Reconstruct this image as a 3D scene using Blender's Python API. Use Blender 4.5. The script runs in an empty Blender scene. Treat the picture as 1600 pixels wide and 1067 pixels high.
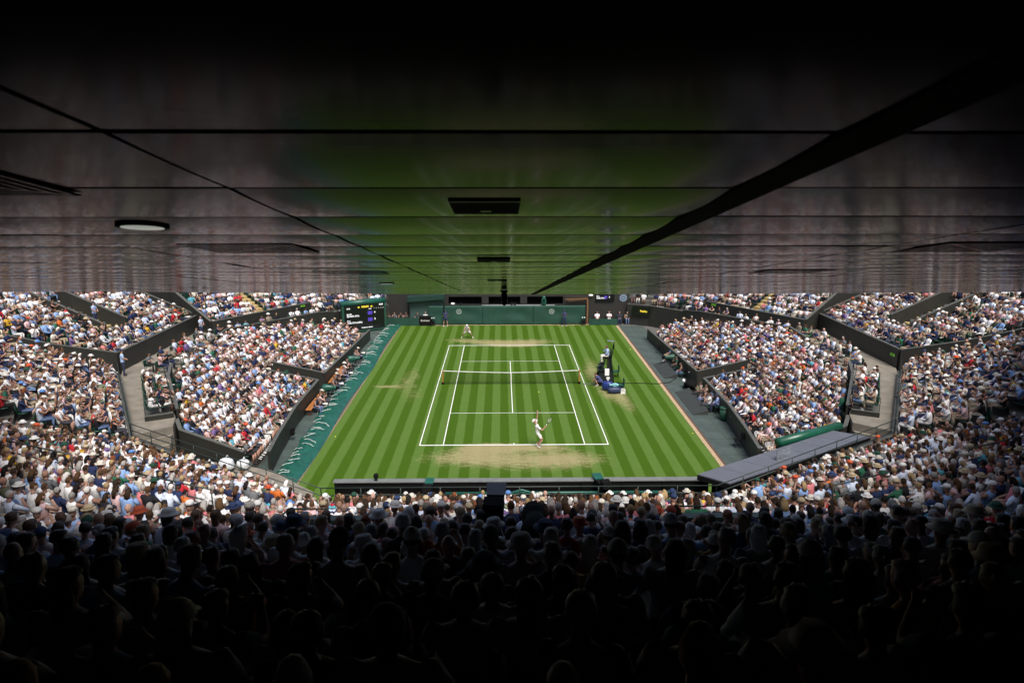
import bpy, math, random
import numpy as np
from mathutils import Vector, Matrix
from mathutils.bvhtree import BVHTree

# ------------------------------------------------------------------ camera, sky, sun, exposure
R = math.radians
random.seed(7)
rng = np.random.default_rng(11)
scene = bpy.context.scene
COL = scene.collection

cam_data = bpy.data.cameras.new('camera')
cam = bpy.data.objects.new('camera', cam_data)
COL.objects.link(cam)
CAM = Vector((-0.702, -49.581, 15.391))
YAW, PITCH, FPX = 0.01532, 0.23976, 1082.64
cam.location = CAM
cam.rotation_euler = (math.pi / 2 - PITCH, 0, -YAW)
cam_data.sensor_width = 36.0
cam_data.lens = 24.36
cam_data.clip_start = 0.05
cam_data.clip_end = 600
cam_data.dof.use_dof = True
cam_data.dof.focus_distance = 55
cam_data.dof.aperture_fstop = 7.0
scene.camera = cam

SUN_EL, SUN_AZ = R(58), R(18)          # from behind the camera, a little to the right
world = bpy.data.worlds.new('World')
scene.world = world
world.use_nodes = True
wn = world.node_tree
bg = wn.nodes['Background']
sky = wn.nodes.new('ShaderNodeTexSky')
sky.sky_type = 'NISHITA'
sky.sun_disc = False
sky.sun_elevation = SUN_EL
sky.sun_rotation = math.pi - SUN_AZ
sky.dust_density = 6.0
sky.air_density = 0.8
wn.links.new(sky.outputs[0], bg.inputs[0])
bg.inputs[1].default_value = 0.13

sun_data = bpy.data.lights.new('sun', 'SUN')
sun_data.energy = 2.4
sun_data.angle = R(26)         # veiled by thin cloud: no hard shadows
sun_data.color = (1.0, 0.975, 0.93)
sun = bpy.data.objects.new('sun', sun_data)
COL.objects.link(sun)
ldir = Vector((-math.sin(SUN_AZ) * math.cos(SUN_EL), math.cos(SUN_AZ) * math.cos(SUN_EL), -math.sin(SUN_EL)))
sun.rotation_euler = ldir.to_track_quat('-Z', 'Y').to_euler()
sun.location = (10, -60, 60)

scene.view_settings.view_transform = 'Standard'
scene.view_settings.look = 'None'
scene.view_settings.exposure = 0.34
scene.view_settings.gamma = 1.0
scene.render.engine = 'CYCLES'
scene.cycles.use_denoising = True
scene.cycles.max_bounces = 6
scene.cycles.diffuse_bounces = 1
scene.cycles.glossy_bounces = 3
scene.cycles.sample_clamp_indirect = 4.0


def project(x, y, z):
    d = np.array([x - CAM.x, y - CAM.y, z - CAM.z])
    fw = np.array([math.sin(YAW) * math.cos(PITCH), math.cos(YAW) * math.cos(PITCH), -math.sin(PITCH)])
    r = np.array([math.cos(YAW), -math.sin(YAW), 0.0])
    u = np.cross(r, fw)
    dep = float(d @ fw)
    if dep < 0.2:
        return (-9999, -9999, dep)
    return (800 + FPX * float(d @ r) / dep, 533.5 - FPX * float(d @ u) / dep, dep)


# ------------------------------------------------------------------ materials
MATS = {}


def mat(name, col, rough=0.6, noise=0.0, nscale=3.0, bump=0.0, bscale=40.0, metal=0.0, emit=0.0, spec=0.5, col2=None, coat=0.0):
    if name in MATS:
        return MATS[name]
    m = bpy.data.materials.new(name)
    m.use_nodes = True
    nt = m.node_tree
    b = nt.nodes['Principled BSDF']
    b.inputs['Base Color'].default_value = (*col, 1)
    b.inputs['Roughness'].default_value = rough
    b.inputs['Metallic'].default_value = metal
    b.inputs['Specular IOR Level'].default_value = spec
    b.inputs['Coat Weight'].default_value = coat
    tc = nt.nodes.new('ShaderNodeTexCoord')
    if noise > 0 or col2 is not None:
        n = nt.nodes.new('ShaderNodeTexNoise')
        n.inputs['Scale'].default_value = nscale
        n.inputs['Detail'].default_value = 5
        n.inputs['Roughness'].default_value = 0.65
        nt.links.new(tc.outputs['Object'], n.inputs['Vector'])
        r = nt.nodes.new('ShaderNodeValToRGB')
        c2 = col2 if col2 is not None else tuple(min(1, c * (1 + noise)) for c in col)
        c1 = tuple(c * (1 - noise) for c in col)
        r.color_ramp.elements[0].position = 0.3
        r.color_ramp.elements[1].position = 0.7
        r.color_ramp.elements[0].color = (*c1, 1)
        r.color_ramp.elements[1].color = (*c2, 1)
        nt.links.new(n.outputs['Fac'], r.inputs[0])
        nt.links.new(r.outputs[0], b.inputs['Base Color'])
    if bump > 0:
        n2 = nt.nodes.new('ShaderNodeTexNoise')
        n2.inputs['Scale'].default_value = bscale
        n2.inputs['Detail'].default_value = 3
        nt.links.new(tc.outputs['Object'], n2.inputs['Vector'])
        bp = nt.nodes.new('ShaderNodeBump')
        bp.inputs['Strength'].default_value = bump
        bp.inputs['Distance'].default_value = 0.02
        nt.links.new(n2.outputs['Fac'], bp.inputs['Height'])
        nt.links.new(bp.outputs[0], b.inputs['Normal'])
    if emit > 0:
        b.inputs['Emission Color'].default_value = (*col, 1)
        b.inputs['Emission Strength'].default_value = emit
    MATS[name] = m
    return m


def object_color_mat(name, rough=0.8, bump=0.15, bscale=25.0, rnd=0.12):
    """takes the colour of the thing it sits on (cloth, hair) with a little grain"""
    if name in MATS:
        return MATS[name]
    m = bpy.data.materials.new(name)
    m.use_nodes = True
    nt = m.node_tree
    b = nt.nodes['Principled BSDF']
    b.inputs['Roughness'].default_value = rough
    oi = nt.nodes.new('ShaderNodeObjectInfo')
    tc = nt.nodes.new('ShaderNodeTexCoord')
    n = nt.nodes.new('ShaderNodeTexNoise')
    n.inputs['Scale'].default_value = bscale
    n.inputs['Detail'].default_value = 4
    nt.links.new(tc.outputs['Object'], n.inputs['Vector'])
    mx = nt.nodes.new('ShaderNodeMix')
    mx.data_type = 'RGBA'
    mx.blend_type = 'MULTIPLY'
    mx.inputs['Factor'].default_value = 1.0
    mr = nt.nodes.new('ShaderNodeMapRange')
    mr.inputs['To Min'].default_value = 1 - rnd * 2
    mr.inputs['To Max'].default_value = 1 + rnd
    nt.links.new(n.outputs['Fac'], mr.inputs['Value'])
    nt.links.new(oi.outputs['Color'], mx.inputs['A'])
    nt.links.new(mr.outputs[0], mx.inputs['B'])
    nt.links.new(mx.outputs['Result'], b.inputs['Base Color'])
    bp = nt.nodes.new('ShaderNodeBump')
    bp.inputs['Strength'].default_value = bump
    nt.links.new(n.outputs['Fac'], bp.inputs['Height'])
    nt.links.new(bp.outputs[0], b.inputs['Normal'])
    MATS[name] = m
    return m


# ------------------------------------------------------------------ mesh builder
class MB:
    def __init__(s):
        s.v = []; s.f = []; s.m = []

    def add(s, vs, fs, m=0):
        o = len(s.v)
        s.v += [tuple(v) for v in vs]
        s.f += [tuple(i + o for i in f) for f in fs]
        s.m += [m] * len(fs)
        return s

    def hexa(s, p, m=0):
        """eight corners: bottom four counter-clockwise, then top four"""
        return s.add(p, [(3, 2, 1, 0), (4, 5, 6, 7), (0, 1, 5, 4), (1, 2, 6, 5), (2, 3, 7, 6), (3, 0, 4, 7)], m)

    def box(s, x0, x1, y0, y1, z0, z1, m=0):
        return s.hexa([(x0, y0, z0), (x1, y0, z0), (x1, y1, z0), (x0, y1, z0), (x0, y0, z1), (x1, y0, z1), (x1, y1, z1), (x0, y1, z1)], m)

    def obox(s, c, u, v, w, hu, hv, hw, m=0):
        c, u, v, w = Vector(c), Vector(u).normalized(), Vector(v).normalized(), Vector(w).normalized()
        P = []
        for k in (-1, 1):
            for a, b in ((-1, -1), (1, -1), (1, 1), (-1, 1)):
                P.append(c + u * hu * a + v * hv * b + w * hw * k)
        return s.hexa(P, m)

    def bar(s, a, b, w, h, m=0, up=(0, 0, 1)):
        a, b = Vector(a), Vector(b)
        d = b - a
        L = d.length
        if L < 1e-6:
            return s
        d.normalize()
        side = d.cross(Vector(up))
        if side.length < 1e-4:
            side = d.cross(Vector((1, 0, 0)))
        side.normalize()
        u2 = side.cross(d)
        return s.obox((a + b) / 2, d, side, u2, L / 2, w / 2, h / 2, m)

    def tube(s, pts, r, n=8, m=0, cap=True):
        pts = [Vector(p) for p in pts]
        rs = r if isinstance(r, (list, tuple)) else [r] * len(pts)
        rings = []
        ref = None
        for i, p in enumerate(pts):
            if i == 0: d = pts[1] - p
            elif i == len(pts) - 1: d = p - pts[-2]
            else: d = (pts[i + 1] - p).normalized() + (p - pts[i - 1]).normalized()
            if d.length < 1e-9: d = Vector((0, 0, 1))
            d.normalize()
            if ref is None:
                ref = Vector((1, 0, 0)) if abs(d.x) < 0.8 else Vector((0, 1, 0))
            a = (ref - d * ref.dot(d)).normalized()
            ref = a
            b = d.cross(a)
            rings.append([p + (a * math.cos(2 * math.pi * k / n) + b * math.sin(2 * math.pi * k / n)) * rs[i] for k in range(n)])
        vs = [v for rg in rings for v in rg]
        fs = []
        for i in range(len(pts) - 1):
            for k in range(n):
                fs.append((i * n + k, i * n + (k + 1) % n, (i + 1) * n + (k + 1) % n, (i + 1) * n + k))
        if cap:
            fs.append(tuple(range(n - 1, -1, -1)))
            fs.append(tuple((len(pts) - 1) * n + k for k in range(n)))
        return s.add(vs, fs, m)

    def lathe(s, c, prof, n=16, m=0, axis=(0, 0, 1)):
        ax = Vector(axis).normalized()
        a = ax.orthogonal().normalized()
        b = ax.cross(a)
        c = Vector(c)
        vs = []
        for (r, h) in prof:
            for k in range(n):
                t = 2 * math.pi * k / n
                vs.append(c + ax * h + (a * math.cos(t) + b * math.sin(t)) * max(r, 1e-4))
        fs = []
        for i in range(len(prof) - 1):
            for k in range(n):
                fs.append((i * n + k, i * n + (k + 1) % n, (i + 1) * n + (k + 1) % n, (i + 1) * n + k))
        fs.append(tuple(range(n - 1, -1, -1)))
        fs.append(tuple((len(prof) - 1) * n + k for k in range(n)))
        return s.add(vs, fs, m)

    def ball(s, c, r, nu=12, nv=8, m=0):
        rx, ry, rz = r if isinstance(r, (tuple, list)) else (r, r, r)
        vs = [(c[0], c[1], c[2] - rz)]
        for i in range(1, nv):
            t = math.pi * i / nv - math.pi / 2
            for k in range(nu):
                p = 2 * math.pi * k / nu
                vs.append((c[0] + rx * math.cos(t) * math.cos(p), c[1] + ry * math.cos(t) * math.sin(p), c[2] + rz * math.sin(t)))
        vs.append((c[0], c[1], c[2] + rz))
        fs = []
        for k in range(nu):
            fs.append((0, 1 + (k + 1) % nu, 1 + k))
        for i in range(nv - 2):
            for k in range(nu):
                a = 1 + i * nu
                fs.append((a + k, a + (k + 1) % nu, a + nu + (k + 1) % nu, a + nu + k))
        top = len(vs) - 1
        a = 1 + (nv - 2) * nu
        for k in range(nu):
            fs.append((a + k, a + (k + 1) % nu, top))
        return s.add(vs, fs, m)

    def prism(s, poly, z0, z1, m=0):
        n = len(poly)
        ar = sum(poly[i][0] * poly[(i + 1) % n][1] - poly[(i + 1) % n][0] * poly[i][1] for i in range(n))
        if ar < 0: poly = poly[::-1]
        f0 = z0 if callable(z0) else (lambda x, y: z0)
        f1 = z1 if callable(z1) else (lambda x, y: z1)
        vs = [(x, y, f0(x, y)) for x, y in poly] + [(x, y, f1(x, y)) for x, y in poly]
        fs = [tuple(range(n - 1, -1, -1)), tuple(range(n, 2 * n))] + [(i, (i + 1) % n, n + (i + 1) % n, n + i) for i in range(n)]
        return s.add(vs, fs, m)

    def mesh(s, name, mats, smooth=False):
        me = bpy.data.meshes.new(name)
        me.from_pydata(s.v, [], s.f)
        for m in (mats if isinstance(mats, (list, tuple)) else [mats]):
            me.materials.append(m)
        me.polygons.foreach_set('material_index', s.m)
        if smooth:
            me.polygons.foreach_set('use_smooth', [True] * len(s.f))
        me.update()
        return me

    def build(s, name, mats, parent=None, smooth=False):
        return link(name, s.mesh(name, mats, smooth), parent)


def link(name, data, parent=None):
    o = bpy.data.objects.new(name, data)
    COL.objects.link(o)
    if parent is not None:
        o.parent = parent
    return o


def tag(o, label=None, cat=None, group=None, kind=None):
    if label: o['label'] = label
    if cat: o['category'] = cat
    if group: o['group'] = group
    if kind: o['kind'] = kind
    return o


def thing(name, label, cat, loc=(0, 0, 0), rz=0.0, group=None):
    o = bpy.data.objects.new(name, None)
    COL.objects.link(o)
    o.empty_display_size = 0.2
    o.location = loc
    o.rotation_euler = (0, 0, rz)
    return tag(o, label, cat, group)


WORK = bpy.data.scenes.new('workbench')


def evaluated(ob):
    vl = WORK.view_layers[0]
    vl.update()
    return ob.evaluated_get(vl.depsgraph)


def text(body, size, m, parent, loc, rot, align='LEFT', name='lettering', bold=0.0):
    cu = bpy.data.curves.new(name, 'FONT')
    cu.body = body
    cu.size = size
    cu.align_x = align
    cu.align_y = 'CENTER'
    cu.extrude = 0.003
    cu.offset = bold
    tmp = bpy.data.objects.new('lettering_source', cu)
    WORK.collection.objects.link(tmp)
    me = bpy.data.meshes.new_from_object(evaluated(tmp))
    bpy.data.objects.remove(tmp)
    me.materials.clear()
    me.materials.append(m)
    o = link(name, me, parent)
    o.location = loc
    o.rotation_euler = rot
    return o


# ------------------------------------------------------------------ shared materials
M_wall = mat('dark_olive_wall_paint', (0.021, 0.021, 0.017), 0.55, 0.22, 1.4, 0.05, 30)
M_cap = mat('grey_wall_coping', (0.085, 0.088, 0.078), 0.6, 0.2, 2.5)
M_conc = mat('beige_concrete', (0.20, 0.18, 0.145), 0.85, 0.25, 1.3, 0.2, 60)
M_tread = mat('dark_concrete_tread', (0.10, 0.098, 0.09), 0.85, 0.3, 2.0, 0.2, 40)
M_nosing = mat('yellowish_step_nosing', (0.50, 0.38, 0.17), 0.7, 0.15, 4.0)
M_rail = mat('dark_green_rail_paint', (0.018, 0.032, 0.026), 0.4)
M_seat = mat('green_seat_plastic', (0.007, 0.055, 0.032), 0.45, 0.15, 3.0)
M_black = mat('matt_black', (0.008, 0.008, 0.008), 0.9, spec=0.08)
M_blackgloss = mat('black_satin_metal', (0.012, 0.013, 0.013), 0.35)
M_greenpaint = mat('dark_green_panel', (0.012, 0.065, 0.040), 0.5, 0.15, 2.0)
M_canvas = mat('green_canvas', (0.007, 0.050, 0.033), 0.7, 0.18, 1.2, 0.3, 3)
M_tarp = mat('teal_green_tarpaulin', (0.012, 0.088, 0.063), 0.38, 0.25, 1.5, 0.35, 6)
M_white = mat('white_paint', (0.80, 0.80, 0.78), 0.6, 0.05, 5)
M_rope = mat('white_rope', (0.78, 0.79, 0.76), 0.8)
M_wood = mat('varnished_orange_wood', (0.42, 0.16, 0.045), 0.4, 0.3, 6.0)
M_walk = mat('grey_green_walkway_mat', (0.052, 0.075, 0.068), 0.75, 0.3, 0.8, 0.15, 60)
M_coir = mat('coir_edging', (0.40, 0.295, 0.175), 0.9, 0.2, 8.0, 0.4, 60)
M_brick = mat('red_brick_edging', (0.12, 0.060, 0.045), 0.85, 0.3, 6.0, 0.3, 30)
M_roofblue = mat('blue_grey_roof_membrane', (0.105, 0.115, 0.14), 0.6, 0.12, 0.7, 0.05, 20)
M_metal = mat('bare_metal', (0.45, 0.46, 0.46), 0.35, metal=0.8)
M_glassdark = mat('dark_screen', (0.006, 0.007, 0.008), 0.2)


# ------------------------------------------------------------------ lawn, lines, edging
def grass_material():
    m = bpy.data.materials.new('mown_striped_lawn')
    m.use_nodes = True
    nt = m.node_tree
    N, L = nt.nodes, nt.links
    b = N['Principled BSDF']
    b.inputs['Roughness'].default_value = 0.75
    b.inputs['Specular IOR Level'].default_value = 0.08
    tc = N.new('ShaderNodeTexCoord')
    sep = N.new('ShaderNodeSeparateXYZ')
    L.new(tc.outputs['Object'], sep.inputs[0])

    def math_(op, a, c=None, clamp=False):
        n = N.new('ShaderNodeMath'); n.operation = op; n.use_clamp = clamp
        for i, v in enumerate((a, c)):
            if v is None: continue
            if isinstance(v, (int, float)): n.inputs[i].default_value = v
            else: L.new(v, n.inputs[i])
        return n.outputs[0]

    def noise(scale, detail=4, rough=0.6, vec=None):
        n = N.new('ShaderNodeTexNoise')
        n.inputs['Scale'].default_value = scale
        n.inputs['Detail'].default_value = detail
        n.inputs['Roughness'].default_value = rough
        L.new(vec if vec is not None else tc.outputs['Object'], n.inputs['Vector'])
        return n.outputs['Fac']

    def mixc(f, a, c):
        n = N.new('ShaderNodeMix'); n.data_type = 'RGBA'
        if isinstance(f, (int, float)): n.inputs['Factor'].default_value = f
        else: L.new(f, n.inputs['Factor'])
        for k, v in (('A', a), ('B', c)):
            if isinstance(v, tuple): n.inputs[k].default_value = (*v, 1)
            else: L.new(v, n.inputs[k])
        return n.outputs['Result']
    # mower stripes, 1.085 m a pair, edges wavering by a few centimetres
    wob = math_('MULTIPLY', math_('SUBTRACT', noise(0.8, 3), 0.5), 0.07)
    ph = math_('MULTIPLY', math_('ADD', sep.outputs[0], math_('ADD', wob, 0.27)), 2 * math.pi / 1.085)
    st = math_('ADD', math_('MULTIPLY', math_('SINE', ph), 3.2), 0.5, True)
    wear_st = noise(0.22, 2)
    dark = mixc(noise(1.3, 5), (0.031, 0.086, 0.002), (0.048, 0.098, 0.005))
    light = mixc(noise(1.7, 5), (0.068, 0.140, 0.020), (0.092, 0.156, 0.034))
    g = mixc(st, dark, light)
    # fine blade grain
    grain = noise(38, 4, 0.7)
    g = mixc(math_('MULTIPLY', math_('SUBTRACT', grain, 0.45), 1.2, True), g, (0.115, 0.165, 0.028))
    # play wear
    X, Y = sep.outputs[0], sep.outputs[1]

    def blob(cx, cy, rx, ry, amp):
        dx = math_('DIVIDE', math_('SUBTRACT', X, cx), rx)
        dy = math_('DIVIDE', math_('SUBTRACT', Y, cy), ry)
        d = math_('ADD', math_('MULTIPLY', dx, dx), math_('MULTIPLY', dy, dy))
        return math_('MULTIPLY', math_('POWER', 2.718, math_('MULTIPLY', d, -1.0)), amp)
    blobs = [(-1.6, -12.3, 1.6, 0.7, 1.25), (0.9, -12.3, 2.1, 0.5, 1.0), (-2.5, -13.6, 2.9, 1.1, 0.85), (2.9, -13.8, 2.4, 1.3, 0.72), (0.4, -14.6, 4.2, 1.3, 0.55),
             (0.4, 12.3, 2.4, 0.6, 1.2), (-2.0, 13.2, 2.6, 1.1, 0.8), (2.2, 13.4, 2.6, 1.1, 0.8), (0.5, 11.6, 2.2, 0.5, 0.7), (-4.6, 14.0, 1.8, 0.9, 0.6),
             (-9.4, -0.5, 1.1, 0.35, 0.85), (-7.9, 0.0, 1.2, 3.0, 0.45), (-6.9, -2.8, 0.9, 2.0, 0.38), (-7.6, 3.2, 0.8, 2.8, 0.36),
             (7.1, -2.2, 1.0, 2.2, 0.85), (6.4, 2.4, 0.8, 3.0, 0.7), (7.9, -4.8, 0.7, 2.4, 0.6), (6.8, 6.0, 0.7, 2.8, 0.42),
             (-6.6, 20.0, 0.8, 0.35, 0.7), (5.6, 20.0, 0.9, 0.35, 0.75), (-2.0, -4.0, 2.6, 3.0, 0.14), (1.5, 4.0, 2.5, 3.0, 0.16), (2.2, -8.5, 1.6, 2.2, 0.14), (-1.0, 9.0, 2.8, 1.6, 0.2)]
    tot = None
    for bl in blobs:
        o = blob(*bl)
        tot = o if tot is None else math_('ADD', tot, o)
    mp = N.new('ShaderNodeMapping')
    mp.inputs['Scale'].default_value = (1.6, 4.5, 1)
    L.new(tc.outputs['Object'], mp.inputs[0])
    pat = noise(1.0, 6, 0.72, mp.outputs[0])
    pat2 = noise(9.0, 5, 0.75)
    rag = math_('ADD', math_('MULTIPLY', pat, 0.55), math_('MULTIPLY', pat2, 0.45))
    wear = math_('SUBTRACT', math_('ADD', tot, math_('MULTIPLY', math_('SUBTRACT', rag, 0.5), 3.0)), 0.40)
    wear = math_('MULTIPLY', math_('MULTIPLY', wear, 1.7, True), math_('MULTIPLY', tot, 3.0, True))
    wear = math_('MULTIPLY', wear, 0.72)
    sc = math_('MULTIPLY', math_('SUBTRACT', noise(5.0, 6, 0.8), 0.62), 1.6, True)     # scattered thin spots all over
    inside = math_('LESS_THAN', math_('ABSOLUTE', X), 5.6)
    wear = math_('ADD', wear, math_('MULTIPLY', sc, math_('ADD', math_('MULTIPLY', inside, 0.30), 0.06)), True)
    soil = mixc(noise(7.0, 5, 0.7), (0.22, 0.175, 0.08), (0.50, 0.42, 0.25))
    g = mixc(wear, g, soil)
    L.new(g, b.inputs['Base Color'])
    bp = N.new('ShaderNodeBump')
    bp.inputs['Strength'].default_value = 0.5
    bp.inputs['Distance'].default_value = 0.02
    L.new(grain, bp.inputs['Height'])
    L.new(bp.outputs[0], b.inputs['Normal'])
    return m


def grid_sheet(name, x0, x1, y0, y1, z, m, kind='structure', label=None):
    mb = MB().add([(x0, y0, z), (x1, y0, z), (x1, y1, z), (x0, y1, z)], [(0, 1, 2, 3)])
    return tag(mb.build(name, m), kind=kind, label=label)


M_ground = mat('ground_earth', (0.09, 0.085, 0.075), 0.9, 0.2, 0.3)
grid_sheet('ground', -300, 300, -300, 300, -0.02, M_ground, label='dark bare ground under the stands')
lawn = grid_sheet('lawn', -11.05, 11.05, -20.6, 20.45, 0.0, grass_material(), label='striped green grass tennis lawn worn at the baselines')

M_line = mat('chalk_line', (0.82, 0.83, 0.80), 0.8, 0.06, 12)
lines = tag(bpy.data.objects.new('court_markings', None), kind='structure', label='white chalk court lines on the lawn')
COL.objects.link(lines)
a, s_, Lh, wl = 5.485, 4.115, 11.885, 0.05


def line(x0, x1, y0, y1):
    MB().add([(x0, y0, 0.004), (x1, y0, 0.004), (x1, y1, 0.004), (x0, y1, 0.004)], [(0, 1, 2, 3)]).build('line', M_line, lines)


for sx in (-1, 1):
    line(sx * a - wl / 2, sx * a + wl / 2, -Lh - 0.05, Lh + 0.05)
    line(sx * s_ - wl / 2, sx * s_ + wl / 2, -Lh + 0.05, Lh - 0.05)
for sy in (-1, 1):
    line(-a + wl / 2, a - wl / 2, sy * Lh - 0.055, sy * Lh + 0.055)
    line(-s_ + wl / 2, s_ - wl / 2, sy * 6.40 - wl / 2, sy * 6.40 + wl / 2)
    line(-wl / 2, wl / 2, sy * (Lh - 0.15) - 0.1, sy * (Lh - 0.15) + 0.09)
line(-wl / 2, wl / 2, -6.37, 6.37)

# edging round the lawn: coir strip and a brick course, in lengths
edging = tag(bpy.data.objects.new('lawn_edging', None), kind='structure', label='beige coir strip and brick course round the lawn')
COL.objects.link(edging)
cm = MB().box(-0.12, 0.12, -0.99, 0.99, -0.01, 0.012).mesh('coir_strip', M_coir)
cml = MB().box(-0.055, 0.055, -0.99, 0.99, -0.01, 0.012).mesh('coir_strip', mat('weathered_coir', (0.20, 0.155, 0.09), 0.9, 0.3, 8))
bm_ = MB().box(-0.055, 0.055, -0.1, 0.1, -0.02, 0.02).mesh('brick', M_brick)
for sx in (-1, 1):
    for k in range(20):
        o = link('coir_strip', cm if sx > 0 else cml, edging); o.location = (sx * (11.18 if sx > 0 else 11.11), -18.95 + k * 2.0, 0)
    for k in range(140 if sx > 0 else 0):
        o = link('brick', bm_, edging); o.location = (11.365, -16.5 + k * 0.215, random.uniform(-0.004, 0.004))
for k in range(11):
    o = link('coir_strip', cm, edging); o.location = (-10.0 + 2.0 * k, 20.57, 0); o.rotation_euler = (0, 0, math.pi / 2)

# side walkways of rubber mats
walk = tag(bpy.data.objects.new('walkway', None), kind='structure', label='grey green matted walkways beside the lawn')
COL.objects.link(walk)
MB().box(11.43, 30, -22, 26, -0.03, -0.012).box(-30, -11.31, -22, 26, -0.03, -0.012).build('walkway_base', M_tread, walk)
wm = MB().box(-0.585, 0.585, -1.19, 1.19, -0.012, 0.004).mesh('mat_panel', M_walk)
for k in range(17):
    for sx in (-1, 1):
        for j in range(2):
            o = link('mat_panel', wm, walk)
            o.location = (sx * (12.05 + 1.18 * j) + (0.0 if sx > 0 else 0.05), -19.6 + k * 2.4, random.uniform(-0.003, 0.003))

# ------------------------------------------------------------------ green rolled court cover with ropes on the far side of the walkway
cover = thing('court_cover', 'crumpled green tarpaulin cover with white ropes beside the lawn', 'tarpaulin', (0, 0, 0))
vs, fs = [], []
nx, ny = 14, 260
y0c, y1c = -17.2, 20.2
for j in range(ny + 1):
    y = y0c + (y1c - y0c) * j / ny
    wv = 0.09 * math.sin(y * 1.3) + 0.06 * math.sin(y * 3.7 + 1)
    for i in range(nx + 1):
        t = i / nx
        x = -12.62 + 0.12 * math.sin(y * 0.37) + wv * (1 - t) + t * 1.44
        prof = 0.20 * math.sin(math.pi * min(1, t * 1.02)) ** 0.7 * (0.8 + 0.25 * math.sin(y * 0.9))
        wr = 0.08 * math.sin(y * 5.3 + 6 * t + 2 * math.sin(y * 0.7)) * math.sin(3.1 * t * math.pi) + 0.07 * math.sin(y * 11 + 14 * t + math.sin(y * 2) * 3) + random.uniform(-0.025, 0.025)
        z = 0.02 + max(0.0, prof + wr * math.sin(math.pi * t))
        vs.append((x, y, z))
for j in range(ny):
    for i in range(nx):
        p = j * (nx + 1) + i
        fs.append((p, p + 1, p + nx + 2, p + nx + 1))
MB().add(vs, fs).build('tarpaulin_sheet', M_tarp, cover, smooth=True)
yy_ = y0c + 0.4
while yy_ < y1c - 0.4:
    y = yy_
    yy_ += random.uniform(0.35, 0.95)
    x = -12.62 + 0.12 * math.sin(y * 0.37)
    ln = random.uniform(0.35, 1.0)
    st0 = random.uniform(0.02, 0.28)
    skew = random.uniform(-0.35, 0.35)
    q = []
    yo = 0.0
    for i in range(9):
        t = i / 8
        yo += random.uniform(-0.07, 0.07)
        xt = st0 + ln * t
        q.append((x + xt, y + yo + skew * t, 0.05 + 0.235 * math.sin(math.pi * min(1, max(0.02, xt / 1.28))) ** 0.7 + random.uniform(0.02, 0.05)))
    MB().tube(q, random.uniform(0.010, 0.016), 5).build('rope', M_rope, cover, smooth=True)

# ------------------------------------------------------------------ net
net = thing('tennis_net', 'tennis net with white top band across the middle of the lawn', 'net', (0, 0, 0))
PX = 5.04 + 0.0


def net_h(x):
    return 0.914 + (1.07 - 0.914) * (abs(x) / PX) ** 1.4


mb = MB()
nseg = 240
for i in range(nseg + 1):
    x = -PX + 2 * PX * i / nseg
    mb.bar((x, 0, 0.03), (x, 0, net_h(x)), 0.006, 0.006)
for j in range(19):
    t = j / 19
    pts = [(-PX + 2 * PX * i / 12, 0, 0.03 + t * (net_h(-PX + 2 * PX * i / 12) - 0.03)) for i in range(13)]
    for p, q in zip(pts[:-1], pts[1:]):
        mb.bar(p, q, 0.006, 0.006)
tag(mb.build('netting', M_black, net), kind='stuff')
mb = MB()
pts = [(-PX + 2 * PX * i / 24, 0, net_h(-PX + 2 * PX * i / 24)) for i in range(25)]
for p, q in zip(pts[:-1], pts[1:]):
    mb.bar((p[0], 0, p[2] - 0.03), (q[0], 0, q[2] - 0.03), 0.012, 0.055)
mb.build('top_band', M_white, net)
MB().box(-0.027, 0.027, -0.012, 0.012, 0.01, 0.93).build('centre_strap', M_white, net)
M_post = mat('brown_post_wood', (0.36, 0.16, 0.035), 0.4, 0.2, 6)
for sx in (-1, 1):
    p = MB().box(sx * 5.09 - 0.045, sx * 5.09 + 0.045, -0.045, 0.045, 0.16, 1.1).build('post', M_post, net)
    MB().box(sx * 5.09 - 0.09, sx * 5.09 + 0.09, -0.09, 0.09, 0.0, 0.159).build('post_foot', M_black, p)
    MB().lathe((sx * 5.09, 0, 1.101), [(0.03, 0), (0.035, 0.02), (0.01, 0.04)], 10).build('post_cap', M_metal, p)

# ------------------------------------------------------------------ roof over the near stand: glossy panelled ceiling sloping down to the court
SL = R(11.07)
H_C = 0.265
KC = H_C / 0.58                      # the ceiling was measured for 0.58 m of clearance
CO = CAM + Vector((0, math.sin(SL), math.cos(SL))) * H_C      # point of the ceiling straight above the photographer


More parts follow.
